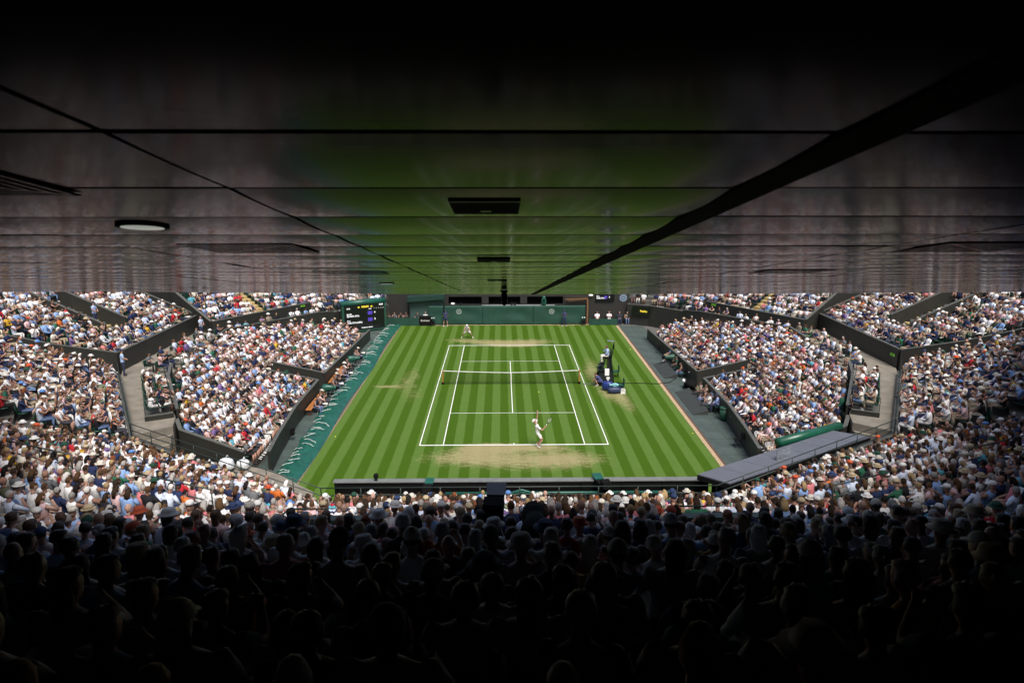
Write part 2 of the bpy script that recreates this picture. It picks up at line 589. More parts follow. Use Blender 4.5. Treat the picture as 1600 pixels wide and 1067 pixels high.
def ceiling_material():
    m = bpy.data.materials.new('glossy_dark_ceiling_panel')
    m.use_nodes = True
    nt = m.node_tree
    N, L = nt.nodes, nt.links
    b = N['Principled BSDF']
    b.inputs['Base Color'].default_value = (0.022, 0.021, 0.022, 1)
    b.inputs['Roughness'].default_value = 0.11
    b.inputs['IOR'].default_value = 1.05
    b.inputs['Coat Weight'].default_value = 1.0          # thin varnish: mirrors only at a glancing angle
    b.inputs['Coat IOR'].default_value = 1.008
    b.inputs['Coat Roughness'].default_value = 0.045
    tc = N.new('ShaderNodeTexCoord')
    oi = N.new('ShaderNodeObjectInfo')
    n = N.new('ShaderNodeTexNoise')
    n.inputs['Scale'].default_value = 1.1
    n.inputs['Detail'].default_value = 2
    va = N.new('ShaderNodeVectorMath'); va.operation = 'ADD'
    L.new(tc.outputs['Object'], va.inputs[0])
    L.new(oi.outputs['Random'], va.inputs[1])
    L.new(va.outputs[0], n.inputs['Vector'])
    bp = N.new('ShaderNodeBump')
    bp.inputs['Strength'].default_value = 0.05
    bp.inputs['Distance'].default_value = 0.05
    L.new(n.outputs['Fac'], bp.inputs['Height'])
    L.new(bp.outputs[0], b.inputs['Normal'])
    L.new(bp.outputs[0], b.inputs['Coat Normal'])
    n2 = N.new('ShaderNodeTexNoise')
    n2.inputs['Scale'].default_value = 7
    n2.inputs['Detail'].default_value = 6
    L.new(va.outputs[0], n2.inputs['Vector'])
    mr = N.new('ShaderNodeMapRange')
    mr.inputs['To Min'].default_value = 0.135
    mr.inputs['To Max'].default_value = 0.17
    L.new(n2.outputs['Fac'], mr.inputs['Value'])
    L.new(mr.outputs[0], b.inputs['Roughness'])
    return m


M_ceil = ceiling_material()
M_rooftop = mat('pale_roof_sheet', (0.32, 0.33, 0.34), 0.6, 0.1, 0.5)
ceiling = tag(bpy.data.objects.new('ceiling', None), kind='structure', label='glossy dark panelled ceiling of the stand roof overhead')
COL.objects.link(ceiling)
ceiling.location = CO
ceiling.rotation_euler = (-SL, 0, 0)
EDGE = [(-60, 40.0), (-32, 40.0), (-21, 26.5), (-16, 20.0), (-11, 13.5), (-8.4, 10.4)] + [(x * KC, q * KC) for x, q in ((-16, 22.3), (-12.5, 21.3), (-7.3, 24.2), (-2.3, 26.6), (2.7, 27.35), (9.7, 27.0), (18.4, 25.6))] + [(9.4, 11.4), (11.4, 13.8), (16.2, 20.0), (21.2, 26.5), (32, 40.0), (60, 40.0)]  # unseen outer wings added and pushed forward to shade the corner seats


def s_edge(x):
    for (xa, sa), (xb, sb) in zip(EDGE[:-1], EDGE[1:]):
        if xa <= x <= xb:
            return sa + (sb - sa) * (x - xa) / (xb - xa)
    return 5.0


# backing deck above the panels (its upper side is the roof), clipped along EDGE with its added side wings
mb = MB()
poly = [(x, s) for x, s in EDGE] + [(60, -14), (-60, -14)]
mb.prism([(x, s) for x, s in poly], 0.05, 0.42)
mb.build('roof_deck', [M_black], ceiling)  # black backing colour keeps the gaps between panels dark
mb = MB()
for (xa, sa), (xb, sb) in zip(EDGE[:-1], EDGE[1:]):
    mb.bar((xa, sa + 0.03, 0.235), (xb, sb + 0.03, 0.235), 0.05, 0.46)
mb.build('roof_edge_trim', M_blackgloss, ceiling)

XL = [(-1.30 - 2.11 * k) * KC for k in range(0, 13)][::-1]        # seams, measured from the camera's axis
cols = []
for xa, xb in zip(XL[:-1], XL[1:]):
    cols.append((xa + 0.005, xb - 0.005))
cols.append((XL[-1] + 0.009, 1.122 * KC))
xx = 1.322 * KC
while xx < 16:
    cols.append((xx + 0.005, xx + (2.28 - 0.012) * KC)); xx += 2.29 * KC
ROW0, RSP = 2.30 * KC, 1.045 * KC
std = {}
npanel = 0
for r in range(-2, 26):
    sa, sb = ROW0 + r * RSP + 0.012, ROW0 + (r + 1) * RSP - 0.012
    for (xa, xb) in cols:
        lim = 0.85 * max(sb, 1.0) + 2.6
        if xa > lim or xb < -lim:
            continue
        ea, eb = s_edge(xa), s_edge(xb)
        if sa > min(ea, eb) - 0.05:
            if sa > max(ea, eb) - 0.1:
                continue
        ta, tb = min(sb, ea - 0.02), min(sb, eb - 0.02)
        if ta < sa + 0.02: ta = sa + 0.02
        if tb < sa + 0.02: tb = sa + 0.02
        cx, cy = (xa + xb) / 2, sa
        full = ta == sb and tb == sb
        vb = random.randrange(6)
        key = (round(xb - xa, 3), vb)
        if full and key in std:
            me = std[key]
        else:
            hw = (xb - xa) / 2
            L_ = sb - sa
            bow = L_ * math.tan(R((0.5, 0.9, 1.3, 1.6, 1.9, 2.2)[vb])) / 4      # pressed sheet sags a few millimetres
            NS = 10
            vs = []
            for q in range(NS + 1):
                for e, lim_ in ((-1, ta), (1, tb)):
                    yq = min(L_ * q / NS, lim_ - sa)
                    vs.append((e * hw, yq, -bow * (1 - (2 * yq / L_ - 1) ** 2)))
            mbp = MB().add(vs, [(2 * q, 2 * q + 2, 2 * q + 3, 2 * q + 1) for q in range(NS)], 0)
            n0 = len(vs)
            mbp.add([(-hw, 0, 0.0003), (hw, 0, 0.0003), (hw, tb - sa, 0.0003), (-hw, ta - sa, 0.0003), (-hw, 0, 0.03), (hw, 0, 0.03), (hw, tb - sa, 0.03), (-hw, ta - sa, 0.03)], [(0, 1, 5, 4), (1, 2, 6, 5), (2, 3, 7, 6), (3, 0, 4, 7)], 1)
            me = mbp.mesh('panel', [M_ceil, M_black], True)  # side faces coloured black so the open seams read as shaded gaps
            if full: std[key] = me
        o = link('panel', me, ceiling)
        o.location = (cx, cy, 0)
        o.rotation_euler = (random.gauss(0, 0.0016), random.gauss(0, 0.0008), 0)
        npanel += 1
# black recessed track running down the slope, seen right of centre
MB().box(1.128 * KC, 1.316 * KC, -2, 27.0 * KC, -0.0062, 0.045).build('track', M_black, ceiling)


def on_ceiling(name, label, cat, x, y):
    """a thing fixed to the ceiling at world x, y"""
    s = (y + 49.47) / math.cos(SL) * KC
    o = thing(name, label, cat)
    o.scale = (KC, KC, KC)
    o.location = (CO.x + (x - CO.x) * KC, CO.y + s * math.cos(SL) - 0.0055 * math.sin(SL), CO.z - s * math.sin(SL) - 0.0055 * math.cos(SL))
    o.rotation_euler = (-SL, 0, 0)
    return o


M_lamp = mat('lamp_diffuser', (0.70, 0.74, 0.66), 0.35, emit=0.3)
for i, (y, lb) in enumerate([(-45.64, 'largest black rectangular hatch in the ceiling nearest the camera'), (-41.5, 'second black rectangular hatch along the ceiling'),
                             (-36.0, 'third, small looking black hatch along the ceiling')]):
    hpt = on_ceiling('ceiling_hatch', lb, 'hatch', -0.79, y)
    hpt['group'] = 'black hatches in the ceiling'
    MB().box(-0.19, 0.19, -0.25, 0.25, -0.004, 0.002).build('hatch_plate', M_black, hpt)
    MB().box(-0.19, 0.19, -0.25, -0.235, -0.008, -0.0045).build('hatch_lip', M_blackgloss, hpt)
    MB().box(-0.03, 0.03, 0.10, 0.13, -0.008, -0.0045).build('latch', M_metal, hpt)
for lb, x, y, r in (('round ceiling lamp with pale diffuser in dark rim', -3.12, -44.82, 0.165), ('smaller looking round ceiling lamp further along the ceiling', -3.2, -34.6, 0.165)):
    lp = on_ceiling('ceiling_lamp', lb, 'lamp', x, y)
    lp['group'] = 'round ceiling lamps'
    MB().lathe((0, 0, -0.012), [(r - 0.03, 0.0), (r, 0.0), (r, 0.012), (r - 0.03, 0.012)], 32).build('rim', M_black, lp, True)
    MB().lathe((0, 0, -0.018), [(0.01, 0), (r - 0.032, 0.003), (r - 0.032, 0.012)], 32).build('diffuser', M_lamp, lp, True)
for lb, x, y in (('square slatted ceiling vent past the round lamp', -3.02, -43.05), ('square slatted ceiling vent in the corner above the round lamp', -3.28, -46.5),
                 ('square slatted ceiling vent beside the far end of second seam', 3.75, -43.05), ('distant slatted ceiling vent on the lamp side', -3.0, -38.9), ('distant slatted ceiling vent across from the lamp', 3.8, -38.9)):
    v = on_ceiling('ceiling_vent', lb, 'vent', x, y)
    v['group'] = 'square slatted vents in the ceiling'
    MB().box(-0.5, 0.5, -0.47, 0.47, -0.0012, 0.004).build('vent_backing', M_black, v)
    for k in range(7):
        h = 0.47 - k * 0.064
        for sx in (-1, 1):
            MB().box(-h, h, sx * h * 0.94 - 0.008, sx * h * 0.94 + 0.008, -0.0019, -0.00125).build('slat', M_ceil, v)
            MB().box(sx * h - 0.008, sx * h + 0.008, -h * 0.94 + 0.009, h * 0.94 - 0.009, -0.0019, -0.00125).build('slat', M_ceil, v)
    MB().bar((-0.46, -0.43, -0.0023), (0.46, 0.43, -0.0023), 0.02, 0.0006).build('diagonal_brace', M_ceil, v)
    MB().bar((-0.46, 0.43, -0.0031), (0.46, -0.43, -0.0031), 0.02, 0.0006).build('diagonal_brace', M_ceil, v)
pod = on_ceiling('hanging_camera', 'black camera pod hanging from the ceiling edge over the court', 'camera', -0.62, -29.2)
MB().lathe((0, 0, -0.06), [(0.11, 0.0), (0.11, 0.058)], 20).build('mount', M_black, pod, True)
MB().lathe((0, 0, -0.46), [(0.03, 0.0), (0.075, 0.03), (0.09, 0.10), (0.09, 0.32), (0.07, 0.399)], 20).build('housing', M_blackgloss, pod, True)

# ------------------------------------------------------------------ stands
SEATS = []          # x, y, z, facing angle, block
DZ = {}


def norm2(v):
    l = math.hypot(*v)
    return (v[0] / l, v[1] / l)


def intervals(poly, P, d):
    ts = []
    n = len(poly)
    nx_, ny_ = -d[1], d[0]
    c = nx_ * P[0] + ny_ * P[1]
    for i in range(n):
        ax, ay = poly[i]; bx, by = poly[(i + 1) % n]
        fa = nx_ * ax + ny_ * ay - c
        fb = nx_ * bx + ny_ * by - c
        if (fa < 0) != (fb < 0):
            t = fa / (fa - fb)
            x, y = ax + t * (bx - ax), ay + t * (by - ay)
            ts.append((x - P[0]) * d[0] + (y - P[1]) * d[1])
    ts.sort()
    return list(zip(ts[0::2], ts[1::2]))


def inside(poly, x, y):
    r = False
    n = len(poly)
    for i in range(n):
        ax, ay = poly[i]; bx, by = poly[(i + 1) % n]
        if (ay > y) != (by > y) and x < (bx - ax) * (y - ay) / (by - ay) + ax:
            r = not r
    return r


def terrace(block, P, Q, out, z0, riser, pitch, d0, nrows, poly, parent, holes=(), spacing=0.52, base=0.0, aisle=0.0):
    """stepped treads between P-Q and outwards, clipped by poly; seats are recorded"""
    d = norm2((Q[0] - P[0], Q[1] - P[1]))
    for k in range(nrows):
        off = d0 + k * pitch
        z = z0 + riser * k
        Pk = (P[0] + out[0] * off, P[1] + out[1] * off)
        mb = MB()
        any_ = False
        cnt = 0
        for t0, t1 in intervals(poly, Pk, d):
            a0 = Vector((Pk[0] + d[0] * t0, Pk[1] + d[1] * t0, 0)); a1 = Vector((Pk[0] + d[0] * t1, Pk[1] + d[1] * t1, 0))
            o = Vector((out[0], out[1], 0))
            lo, hi = o * (-pitch / 2), o * (pitch / 2)
            zb = max(base, z - 1.0)
            if t1 - t0 < 0.3: continue
            any_ = True
            pts = [a0 + lo, a1 + lo, a1 + hi, a0 + hi]
            if (pts[1] - pts[0]).cross(pts[2] - pts[1]).z < 0: pts = pts[::-1]
            mb.hexa([(p.x, p.y, zb) for p in pts] + [(p.x, p.y, z) for p in pts])
            n = int((t1 - t0 - 2 * aisle - 0.25) / spacing)
            off0 = (t1 - t0 - n * spacing) / 2 + spacing / 2
            for i in range(n):
                t = t0 + off0 + i * spacing
                x, y = Pk[0] + d[0] * t, Pk[1] + d[1] * t
                if any(inside(h, x, y) for h in holes): continue
                SEATS.append((x, y, z, math.atan2(out[0], -out[1]), block, k, cnt))
                cnt += 1
        if any_:
            mb.build('tread', M_tread, parent)


def wall_seg(mb, a, b, z0a, z1a, z0b, z1b, th=0.16, m=0):
    a, b = Vector((a[0], a[1], 0)), Vector((b[0], b[1], 0))
    d = (b - a).normalized()
    s = Vector((-d.y, d.x, 0)) * th / 2
    mb.hexa([(a.x - s.x, a.y - s.y, z0a), (b.x - s.x, b.y - s.y, z0b), (b.x + s.x, b.y + s.y, z0b), (a.x + s.x, a.y + s.y, z0a),
             (a.x - s.x, a.y - s.y, z1a), (b.x - s.x, b.y - s.y, z1b), (b.x + s.x, b.y + s.y, z1b), (a.x + s.x, a.y + s.y, z1a)], m)


def parapet(name, pts, parent, th=0.16, cap=True):
    """a dark wall along (x, y, z0, z1) points with a paler coping; each straight run butted to the next"""
    mb, mc = MB(), MB()
    for p, q in zip(pts[:-1], pts[1:]):
        wall_seg(mb, p, q, p[2], p[3], q[2], q[3], th)
        if cap: wall_seg(mc, p, q, p[3] + 0.001, p[3] + 0.05, q[3] + 0.001, q[3] + 0.05, th + 0.05)
    o = mb.build(name, M_wall, parent)
    for p, q in zip(pts[:-1], pts[1:]):
        a_, b_ = Vector((p[0], p[1], 0)), Vector((q[0], q[1], 0))
        n_ = int((b_ - a_).length / 1.25)
        for k in range(1, n_ + 1):
            t = k / (n_ + 1)
            c = a_.lerp(b_, t)
            d = (b_ - a_).normalized()
            zb, zt = p[2] + (q[2] - p[2]) * t, p[3] + (q[3] - p[3]) * t - 0.02
            if zt - zb > 0.1:
                MB().obox((c.x, c.y, (zb + zt) / 2), d, (-d.y, d.x, 0), (0, 0, 1), 0.012, th / 2 + 0.006, (zt - zb) / 2).build('joint_strip', M_rail, o)
    if cap: mc.build('coping', M_cap, o)
    return o


def railing(pts, parent, h=0.95, bars=(0.95, 0.55), r=0.022, post=1.6, name='railing'):
    mb = MB()
    for p, q in zip(pts[:-1], pts[1:]):
        p, q = Vector(p), Vector(q)
        for b in bars:
            mb.tube([p + Vector((0, 0, b)), q + Vector((0, 0, b))], r, 6)
        n = max(1, int((q - p).length / post))
        for i in range(n + 1):
            c = p + (q - p) * i / n
            mb.tube([c, c + Vector((0, 0, h))], r, 6)
    return mb.build(name, M_rail, parent, True)


def mir(pts):
    return [(-p[0],) + tuple(p[1:]) for p in pts]


SIDE = {-1: 'left', 1: 'right'}
for sx in (-1, 1):
    f = (lambda pts: pts) if sx < 0 else mir
    wd = SIDE[sx]
    side_hint = 'behind the green court cover' if sx < 0 else 'behind the umpire chair'
    # --- A: shallow lower block beside the court
    A = thing('lower_stand', 'shallow lower seating stand with dark front wall ' + side_hint, 'stand')
    pa = f([(-13.55, 13.2), (-13.62, 5.0), (-13.75, -0.95), (-17.4, -0.95), (-17.4, -2.65), (-13.75, -2.65), (-13.7, -8.4), (-13.2, -15.4), (-14.1, -15.7), (-17.5, -14.7), (-18.1, -14.0), (-21.0, -8.3), (-22.0, -5.7), (-22.3, 0.8), (-22.7, 5.0), (-18.0, 13.4), (-16.4, 14.4)])
    terrace('lower' + wd, f([(-13.9, -16)])[0], f([(-13.9, 16)])[0], (sx, 0), 0.40, 0.150, 0.71, 0.35, 14, pa, A, spacing=0.5)
    parapet('front_wall', f([(-13.15, 14.2, 0, 0.95), (-13.42, 5.0, 0, 1.12), (-13.62, -1.0, 0, 1.2), (-17.3, -0.85, 0.5, 2.0)]), A, 0.14)
    parapet('gangway_wall', f([(-17.3, -2.75, 0.5, 2.0), (-13.62, -2.75, 0, 1.2), (-13.58, -8.4, 0, 1.2), (-13.2, -13.0, 0, 1.2), (-12.9, -15.6, 0, 1.2)]), A, 0.14)
    parapet('end_wall', f([(-14.05, -15.95, 0, 1.35), (-17.65, -14.95, 0, 2.2), (-18.3, -13.9, 0, 2.4)]), A, 0.16)
    parapet('back_wall', f([(-18.4, -13.5, 0.5, 2.85), (-21.3, -8.2, 0.5, 3.15), (-22.3, -5.7, 0.5, 3.2)]), A, 0.12)
    parapet('rear_wall', f([(-22.45, 0.8, 0.5, 3.15), (-22.85, 5.2, 0.5, 3.1), (-17.6, 12.9, 0.5, 2.9), (-16.6, 14.9, 0, 2.6)]), A, 0.14)
    railing(f([(-22.42, -5.6, 2.5), (-22.5, 0.8, 2.5)]), A)
    MB().box(*sorted((sx * 14.0, sx * 17.3)), -2.6, -1.05, -0.03, 0.02).build('gangway_floor', M_conc, A)
    # --- concourse ring
    cc = tag(bpy.data.objects.new('concourse', None), kind='structure', label='beige concrete concourse walkway on the %s side of the bowl' % wd)
    COL.objects.link(cc)
    MB().prism(f([(-22.4, 7.0), (-22.4, -5.7), (-21.4, -8.3), (-18.4, -13.8), (-17.9, -15.2), (-19.3, -16.5), (-25.2, -6.55), (-26.0, -4.8), (-26.0, 7.6), (-24.2, 6.4)]), 0.0, 2.5).build('upper_walk', M_conc, cc)
    MB().prism(f([(-17.85, -15.3), (-14.2, -16.2), (-12.4, -16.9), (-9.6, -19.4), (-9.0, -22.9), (-18.7, -17.2), (-19.2, -16.6)]), 0.0, 0.75).build('lower_walk', M_conc, cc)
    for k in range(4):
        q = [(-17.9 + 0.02 * k, -15.25 - 0.3 * k), (-19.25 + 0.1 * k, -16.52 - 0.14 * k), (-19.15 + 0.1 * k, -16.66 - 0.14 * k), (-17.88 + 0.02 * k, -15.55 - 0.3 * k)]
        MB().prism(f(q), 0.755, 2.1 - 0.38 * k).build('step', M_conc, cc)
    # --- B: small platform with wheelchair places
    B = thing('viewing_platform', 'small railed viewing platform beside the beige walkway, %s side' % wd, 'platform')
    a0_, a1_, nb_ = (-18.5, -13.75), (-21.75, -7.7), (-0.881, -0.473)
    pb = f([a0_, a1_, (a1_[0] + nb_[0] * 1.35, a1_[1] + nb_[1] * 1.35), (a0_[0] + nb_[0] * 1.35, a0_[1] + nb_[1] * 1.35)])
    MB().prism(pb, 2.505, 2.62).build('platform_floor', M_cap, B)
    railing(f([(a0_[0], a0_[1], 2.62), (a1_[0], a1_[1], 2.62)]), B)
    railing(f([(a0_[0], a0_[1], 2.62), (a0_[0] + nb_[0] * 1.35, a0_[1] + nb_[1] * 1.35, 2.62)]), B)
    parapet('platform_wall', f([(a0_[0] + 0.05, a0_[1] - 0.1, 1.8, 2.75), (a0_[0] + nb_[0] * 1.35, a0_[1] + nb_[1] * 1.35 - 0.1, 1.8, 2.75)]), B, 0.1)
    for rr in range(2):
        for i in range(10):
            if random.random() < 0.12: continue
            t = 0.5 + i * 0.62
            x, y = a0_[0] + nb_[0] * (0.45 + 0.6 * rr) - 0.473 * t, a0_[1] + nb_[1] * (0.45 + 0.6 * rr) + 0.881 * t
            SEATS.append((sx * abs(x), y, 2.62, math.atan2(sx * 0.861, 0.509), 'platform' + wd, rr, i))
    # --- box seats on the concourse
    for i in range(11):
        if random.random() < 0.85:
            SEATS.append((sx * (23.15 + 0.1 * (i % 2)), -5.3 + i * 0.95, 2.5, math.atan2(sx, 0), 'concourse' + wd, 0, i))
        if random.random() < 0.5:
            SEATS.append((sx * 24.1, -5.0 + i * 0.95, 2.5, math.atan2(sx, 0), 'concourse' + wd, 1, i))
    # --- E: upper side block
    E_ = thing('upper_side_stand', 'raised seating block with dark wall over the concourse, %s side' % wd, 'stand')
    pe = f([(-26.2, 7.4), (-26.2, -4.9), (-34.8, -10.3), (-44.0, -16.0), (-44.0, 7.4)])
    vom = f([(-33.0, 0.6), (-33.0, -1.9), (-28.4, -1.9), (-28.4, 0.6)])
    terrace('upper' + wd, f([(-26.2, -16)])[0], f([(-26.2, 16)])[0], (sx, 0), 3.25, 0.37, 0.8, 0.7, 16, pe, E_, holes=[vom])
    parapet('front_wall', f([(-26.1, 7.5, 2.4, 3.8), (-26.1, -4.8, 2.4, 3.8)]), E_, 0.2)
    parapet('side_wall', f([(-26.1, -4.95, 2.4, 3.8), (-29.0, -6.8, 2.4, 4.85), (-36.0, -11.2, 2.4, 8.1), (-43, -15.5, 2.4, 11.4)]), E_, 0.2)
    parapet('far_side_wall', f([(-26.2, 7.62, 2.4, 3.8), (-43, 7.62, 2.4, 11.4)]), E_, 0.2)
    railing(f([(-26.1, -4.7, 3.8), (-26.1, 7.4, 3.8)]), E_, 0.35, (0.35,), 0.02, 1.2)
    for yv in (-1.95, 0.65):
        parapet('vomitory_wall', f([(-28.3, yv, 3.9, 5.05), (-33.1, yv, 5.5, 7.3)]), E_, 0.18)
    st = MB()
    for k in range(10):
        xk = 28.5 + 0.42 * k
        st = MB().box(*sorted((sx * xk, sx * (xk + 0.42))), -1.84, 0.54, 3.5, 4.15 + 0.19 * k)
        st.build('step', M_nosing if k % 2 == 0 else M_tread, E_)
    # --- F: far chamfer block above the box row
    F_ = thing('far_corner_stand', 'angled corner seating block beyond the concourse, %s side' % wd, 'stand')
    F0, F1 = (-24.4, 6.2), (-18.7, 14.75)
    fo = (-0.832, 0.555)
    pf = f([(F0[0] + fo[0] * 0.1, F0[1] + fo[1] * 0.1), (F1[0] + fo[0] * 0.1, F1[1] + fo[1] * 0.1), (F1[0] + fo[0] * 9 + 3, F1[1] + fo[1] * 9 + 5), (F0[0] + fo[0] * 13.5, F0[1] + fo[1] * 13.5)])
    a0 = (F0[0] + fo[0] * 0.5 + 0.555 * 5.0, F0[1] + fo[1] * 0.5 + 0.832 * 5.0)
    ais = [a0, (a0[0] + 0.555 * 1.0, a0[1] + 0.832 * 1.0), (a0[0] + 0.555 * 1.0 + fo[0] * 9, a0[1] + 0.832 * 1.0 + fo[1] * 9), (a0[0] + fo[0] * 9, a0[1] + fo[1] * 9)]
    terrace('corner' + wd, f([F0])[0], f([F1])[0], (-sx * fo[0] if sx > 0 else fo[0], fo[1]), 2.95, 0.37, 0.8, 0.75, 12, pf, F_, holes=[f(ais)])
    for k in range(14):
        c0 = Vector((a0[0] + 0.5 * 0.555 + fo[0] * (0.0 + 0.5 * k), a0[1] + 0.5 * 0.832 + fo[1] * (0.5 * k), 0))
        zz = 3.0 + 0.231 * k
        MB().obox((sx * abs(c0.x), c0.y, zz), (-sx * 0.555, 0.832, 0), (sx * 0.832, 0.555, 0), (0, 0, 1), 0.45, 0.235, 0.1).build('step', M_nosing, F_)
    parapet('front_wall', f([(F0[0], F0[1], 2.0, 3.5), (F1[0], F1[1], 2.0, 3.5)]), F_, 0.2)
    parapet('side_wall', f([(F0[0] - 0.1, F0[1] + 0.1, 2.4, 3.5), (F0[0] + fo[0] * 13, F0[1] + fo[1] * 13, 2.4, 9.2)]), F_, 0.2)
    railing(f([(F0[0], F0[1], 3.5), (F1[0], F1[1], 3.5)]), F_, 0.3, (0.3,), 0.02, 1.2)
    # --- G: box row in front of F
    for i in range(13):
        if i in (3, 7): continue
        t = 0.8 + i * 0.78
        SEATS.append((sx * abs(F0[0] - fo[0] * 1.15 + 0.555 * t), F0[1] - fo[1] * 1.15 + 0.832 * t, 2.15, math.atan2(sx * 0.832, -0.555), 'boxrow' + wd, 0, i))
    MB().prism(f([(-22.7, 5.2), (-17.6, 12.8), (F1[0] + 0.1, F1[1] - 0.1), (F0[0] + 0.1, F0[1] - 0.1)]), 0.5, 2.15).build('box_floor', M_tread, F_)
    # --- H: balcony rows at the far corner
    H_ = thing('far_balcony', 'curved balcony of seats over dark wall at the far %s corner' % wd, 'stand')
    hl = [(-12.4, 20.9), (-14.4, 19.9), (-16.8, 17.4), (-18.5, 15.1)]
    parapet('balcony_wall', f([(p[0], p[1], 0, 2.1) for p in hl]), H_, 0.2)
    MB().prism(f(hl + [(-26, 20.5), (-20, 28), (-12.4, 28)]), 0.5, 2.05).build('balcony_floor', M_tread, H_)
    railing(f([(p[0], p[1], 2.15) for p in hl]), H_, 0.75, (0.75, 0.4), 0.02, 1.2)
    for hs, (p, q) in enumerate(zip(hl[:-1], hl[1:])):
        dd = norm2((q[0] - p[0], q[1] - p[1]))
        oo = (dd[1], -dd[0])
        if oo[1] < 0: oo = (-oo[0], -oo[1])
        Ls = math.hypot(q[0] - p[0], q[1] - p[1])
        for rr in range(5):
            for i in range(int(Ls / 0.56)):
                t = 0.3 + i * 0.56
                x, y = p[0] + dd[0] * t + oo[0] * (0.8 + 0.85 * rr), p[1] + dd[1] * t + oo[1] * (0.8 + 0.85 * rr)
                SEATS.append((sx * abs(x), y, 2.06 + 0.33 * rr, math.atan2(-sx * abs(oo[0]) * (1 if oo[0] > 0 else -1), -oo[1]), 'balcony' + wd, rr, i + 6 * hs))
    for rr in range(1, 5):
        MB().prism(f([(p[0] * 1.0 - 0.45 * rr - 0.1, p[1] + 0.75 * rr - 0.1) for p in hl] + [(-26, 22), (-20, 29), (-12.4 - 0.45 * rr, 29)]), 2.051, 2.06 + 0.33 * rr).build('balcony_step', M_tread, H_)

# --- D: the near tier wraps round the end of the court
V = [(-25.3, -6.5), (-18.8, -17.5), (-8.0, -23.8), (8.0, -23.8), (18.8, -17.5), (25.3, -6.5)]
segd = [norm2((V[i + 1][0] - V[i][0], V[i + 1][1] - V[i][1])) for i in range(5)]
sego = [(d[1], -d[0]) for d in segd]


def outer(i, off):
    """vertex i of the front line pushed outwards by off (mitred)"""
    if i == 0: o = sego[0]; return (V[0][0] + o[0] * off, V[0][1] + o[1] * off)
    if i == 5: o = sego[4]; return (V[5][0] + o[0] * off, V[5][1] + o[1] * off)
    o1, o2 = sego[i - 1], sego[i]
    k = 1 + o1[0] * o2[0] + o1[1] * o2[1]
    return (V[i][0] + (o1[0] + o2[0]) * off / k, V[i][1] + (o1[1] + o2[1]) * off / k)


near = thing('near_end_stand', 'large shaded seating tier rising from the near end of the court', 'stand')
VOMS = []          # vomitory openings in the tier: centre x, centre y (world), half width
for i in range(5):
    e = 0.35
    poly = [V[i], V[i + 1], outer(i + 1, 26), outer(i, 26)]
    # pull the wedge in a little at the mitre lines: that is where the stairs run
    d = segd[i]
    e0, e1 = (-1.15 if i == 0 else e), (-1.15 if i == 4 else e)
    poly = [(poly[0][0] + d[0] * e0, poly[0][1] + d[1] * e0), (poly[1][0] - d[0] * e1, poly[1][1] - d[1] * e1), (poly[2][0] - d[0] * e1, poly[2][1] - d[1] * e1), (poly[3][0] + d[0] * e0, poly[3][1] + d[1] * e0)]
    holes = []
    if i == 2:
        for hx in (-4.6, 4.3):
            holes.append([(hx - 0.95, -35.0), (hx + 0.95, -35.0), (hx + 0.95, -37.3), (hx - 0.95, -37.3)])
        holes.append([(-0.95, -37.2), (0.95, -37.2), (0.95, -39.4), (-0.95, -39.4)])
    if i in (0, 4):
        sg = -1 if i == 0 else 1
        holes.append([(sg * 21.2, -21.2), (sg * 22.6, -19.0), (sg * 25.2, -20.6), (sg * 23.8, -22.8)])
    zf = (2.55, 2.15, 2.0, 2.15, 2.55)[i]
    d0_ = (0.7, 1.0, 1.1, 1.0, 0.7)[i]
    pt = (0.70, 0.76, 0.8, 0.76, 0.70)[i]
    MB().prism([V[i], V[i + 1], outer(i + 1, d0_ - 0.39), outer(i, d0_ - 0.39)], 0.5, zf - 0.01).build('front_gangway', M_tread, near)
    terrace('near%d' % i, V[i], V[i + 1], sego[i], zf, 0.3696 * pt / 0.8, pt, d0_, int(24 / pt), poly, near, holes=holes, spacing=0.50)
for i in range(1, 5):      # stairs on the mitre lines
    for k in range(56):
        off = 0.9 + 0.4 * k
        p = outer(i, off); q = outer(i, off + 0.4)
        dv = Vector((q[0] - p[0], q[1] - p[1], 0)); ln = dv.length
        dv.normalize()
        zz = 2.0 + 0.3696 * (off - 1.1 + 0.4) / 0.8
        pr = project((p[0] + q[0]) / 2, (p[1] + q[1]) / 2, zz)
        if pr[2] < 1 or not (-80 < pr[0] < 1680) or pr[1] > 1150: continue
        MB().obox(((p[0] + q[0]) / 2, (p[1] + q[1]) / 2, zz - 0.45), dv, (-dv.y, dv.x, 0), (0, 0, 1), ln / 2, 0.42, 0.45).build('step', M_nosing if k % 2 else M_tread, near)
VZ = (2.75, 2.7, 2.25, 2.25, 2.7, 2.75)
parapet('front_wall', [(v[0], v[1], 0, z) for v, z in zip(V, VZ)], near, 0.18)
railing([(v[0], v[1], z + 0.05) for v, z in zip(V, VZ)], near, 0.75, (0.75, 0.42, 0.12), 0.022, 1.5)
MB().box(-45, 45, -53.2, -52.9, 0, 17.5).build('back_wall', M_wall, near)
MB().box(-3, 3, -52.9, -48.1, 12.9, 13.35).build('top_landing', M_tread, near)
for hx in (-4.6, 4.3):
    MB().box(hx - 1.0, hx + 1.0, -35.0, -34.88, 6.0, 7.55).build('vomitory_wall', M_wall, near)
    MB().box(hx - 1.02, hx + 1.02, -35.06, -34.82, 7.551, 7.64).build('vomitory_coping', M_rail, near)
    MB().tube([(hx - 1.0, -37.3, 8.3), (hx - 1.0, -35.0, 7.9), (hx + 1.0, -35.0, 7.9), (hx + 1.0, -37.3, 8.3)], 0.025, 6).build('handrail', M_rail, near, True)
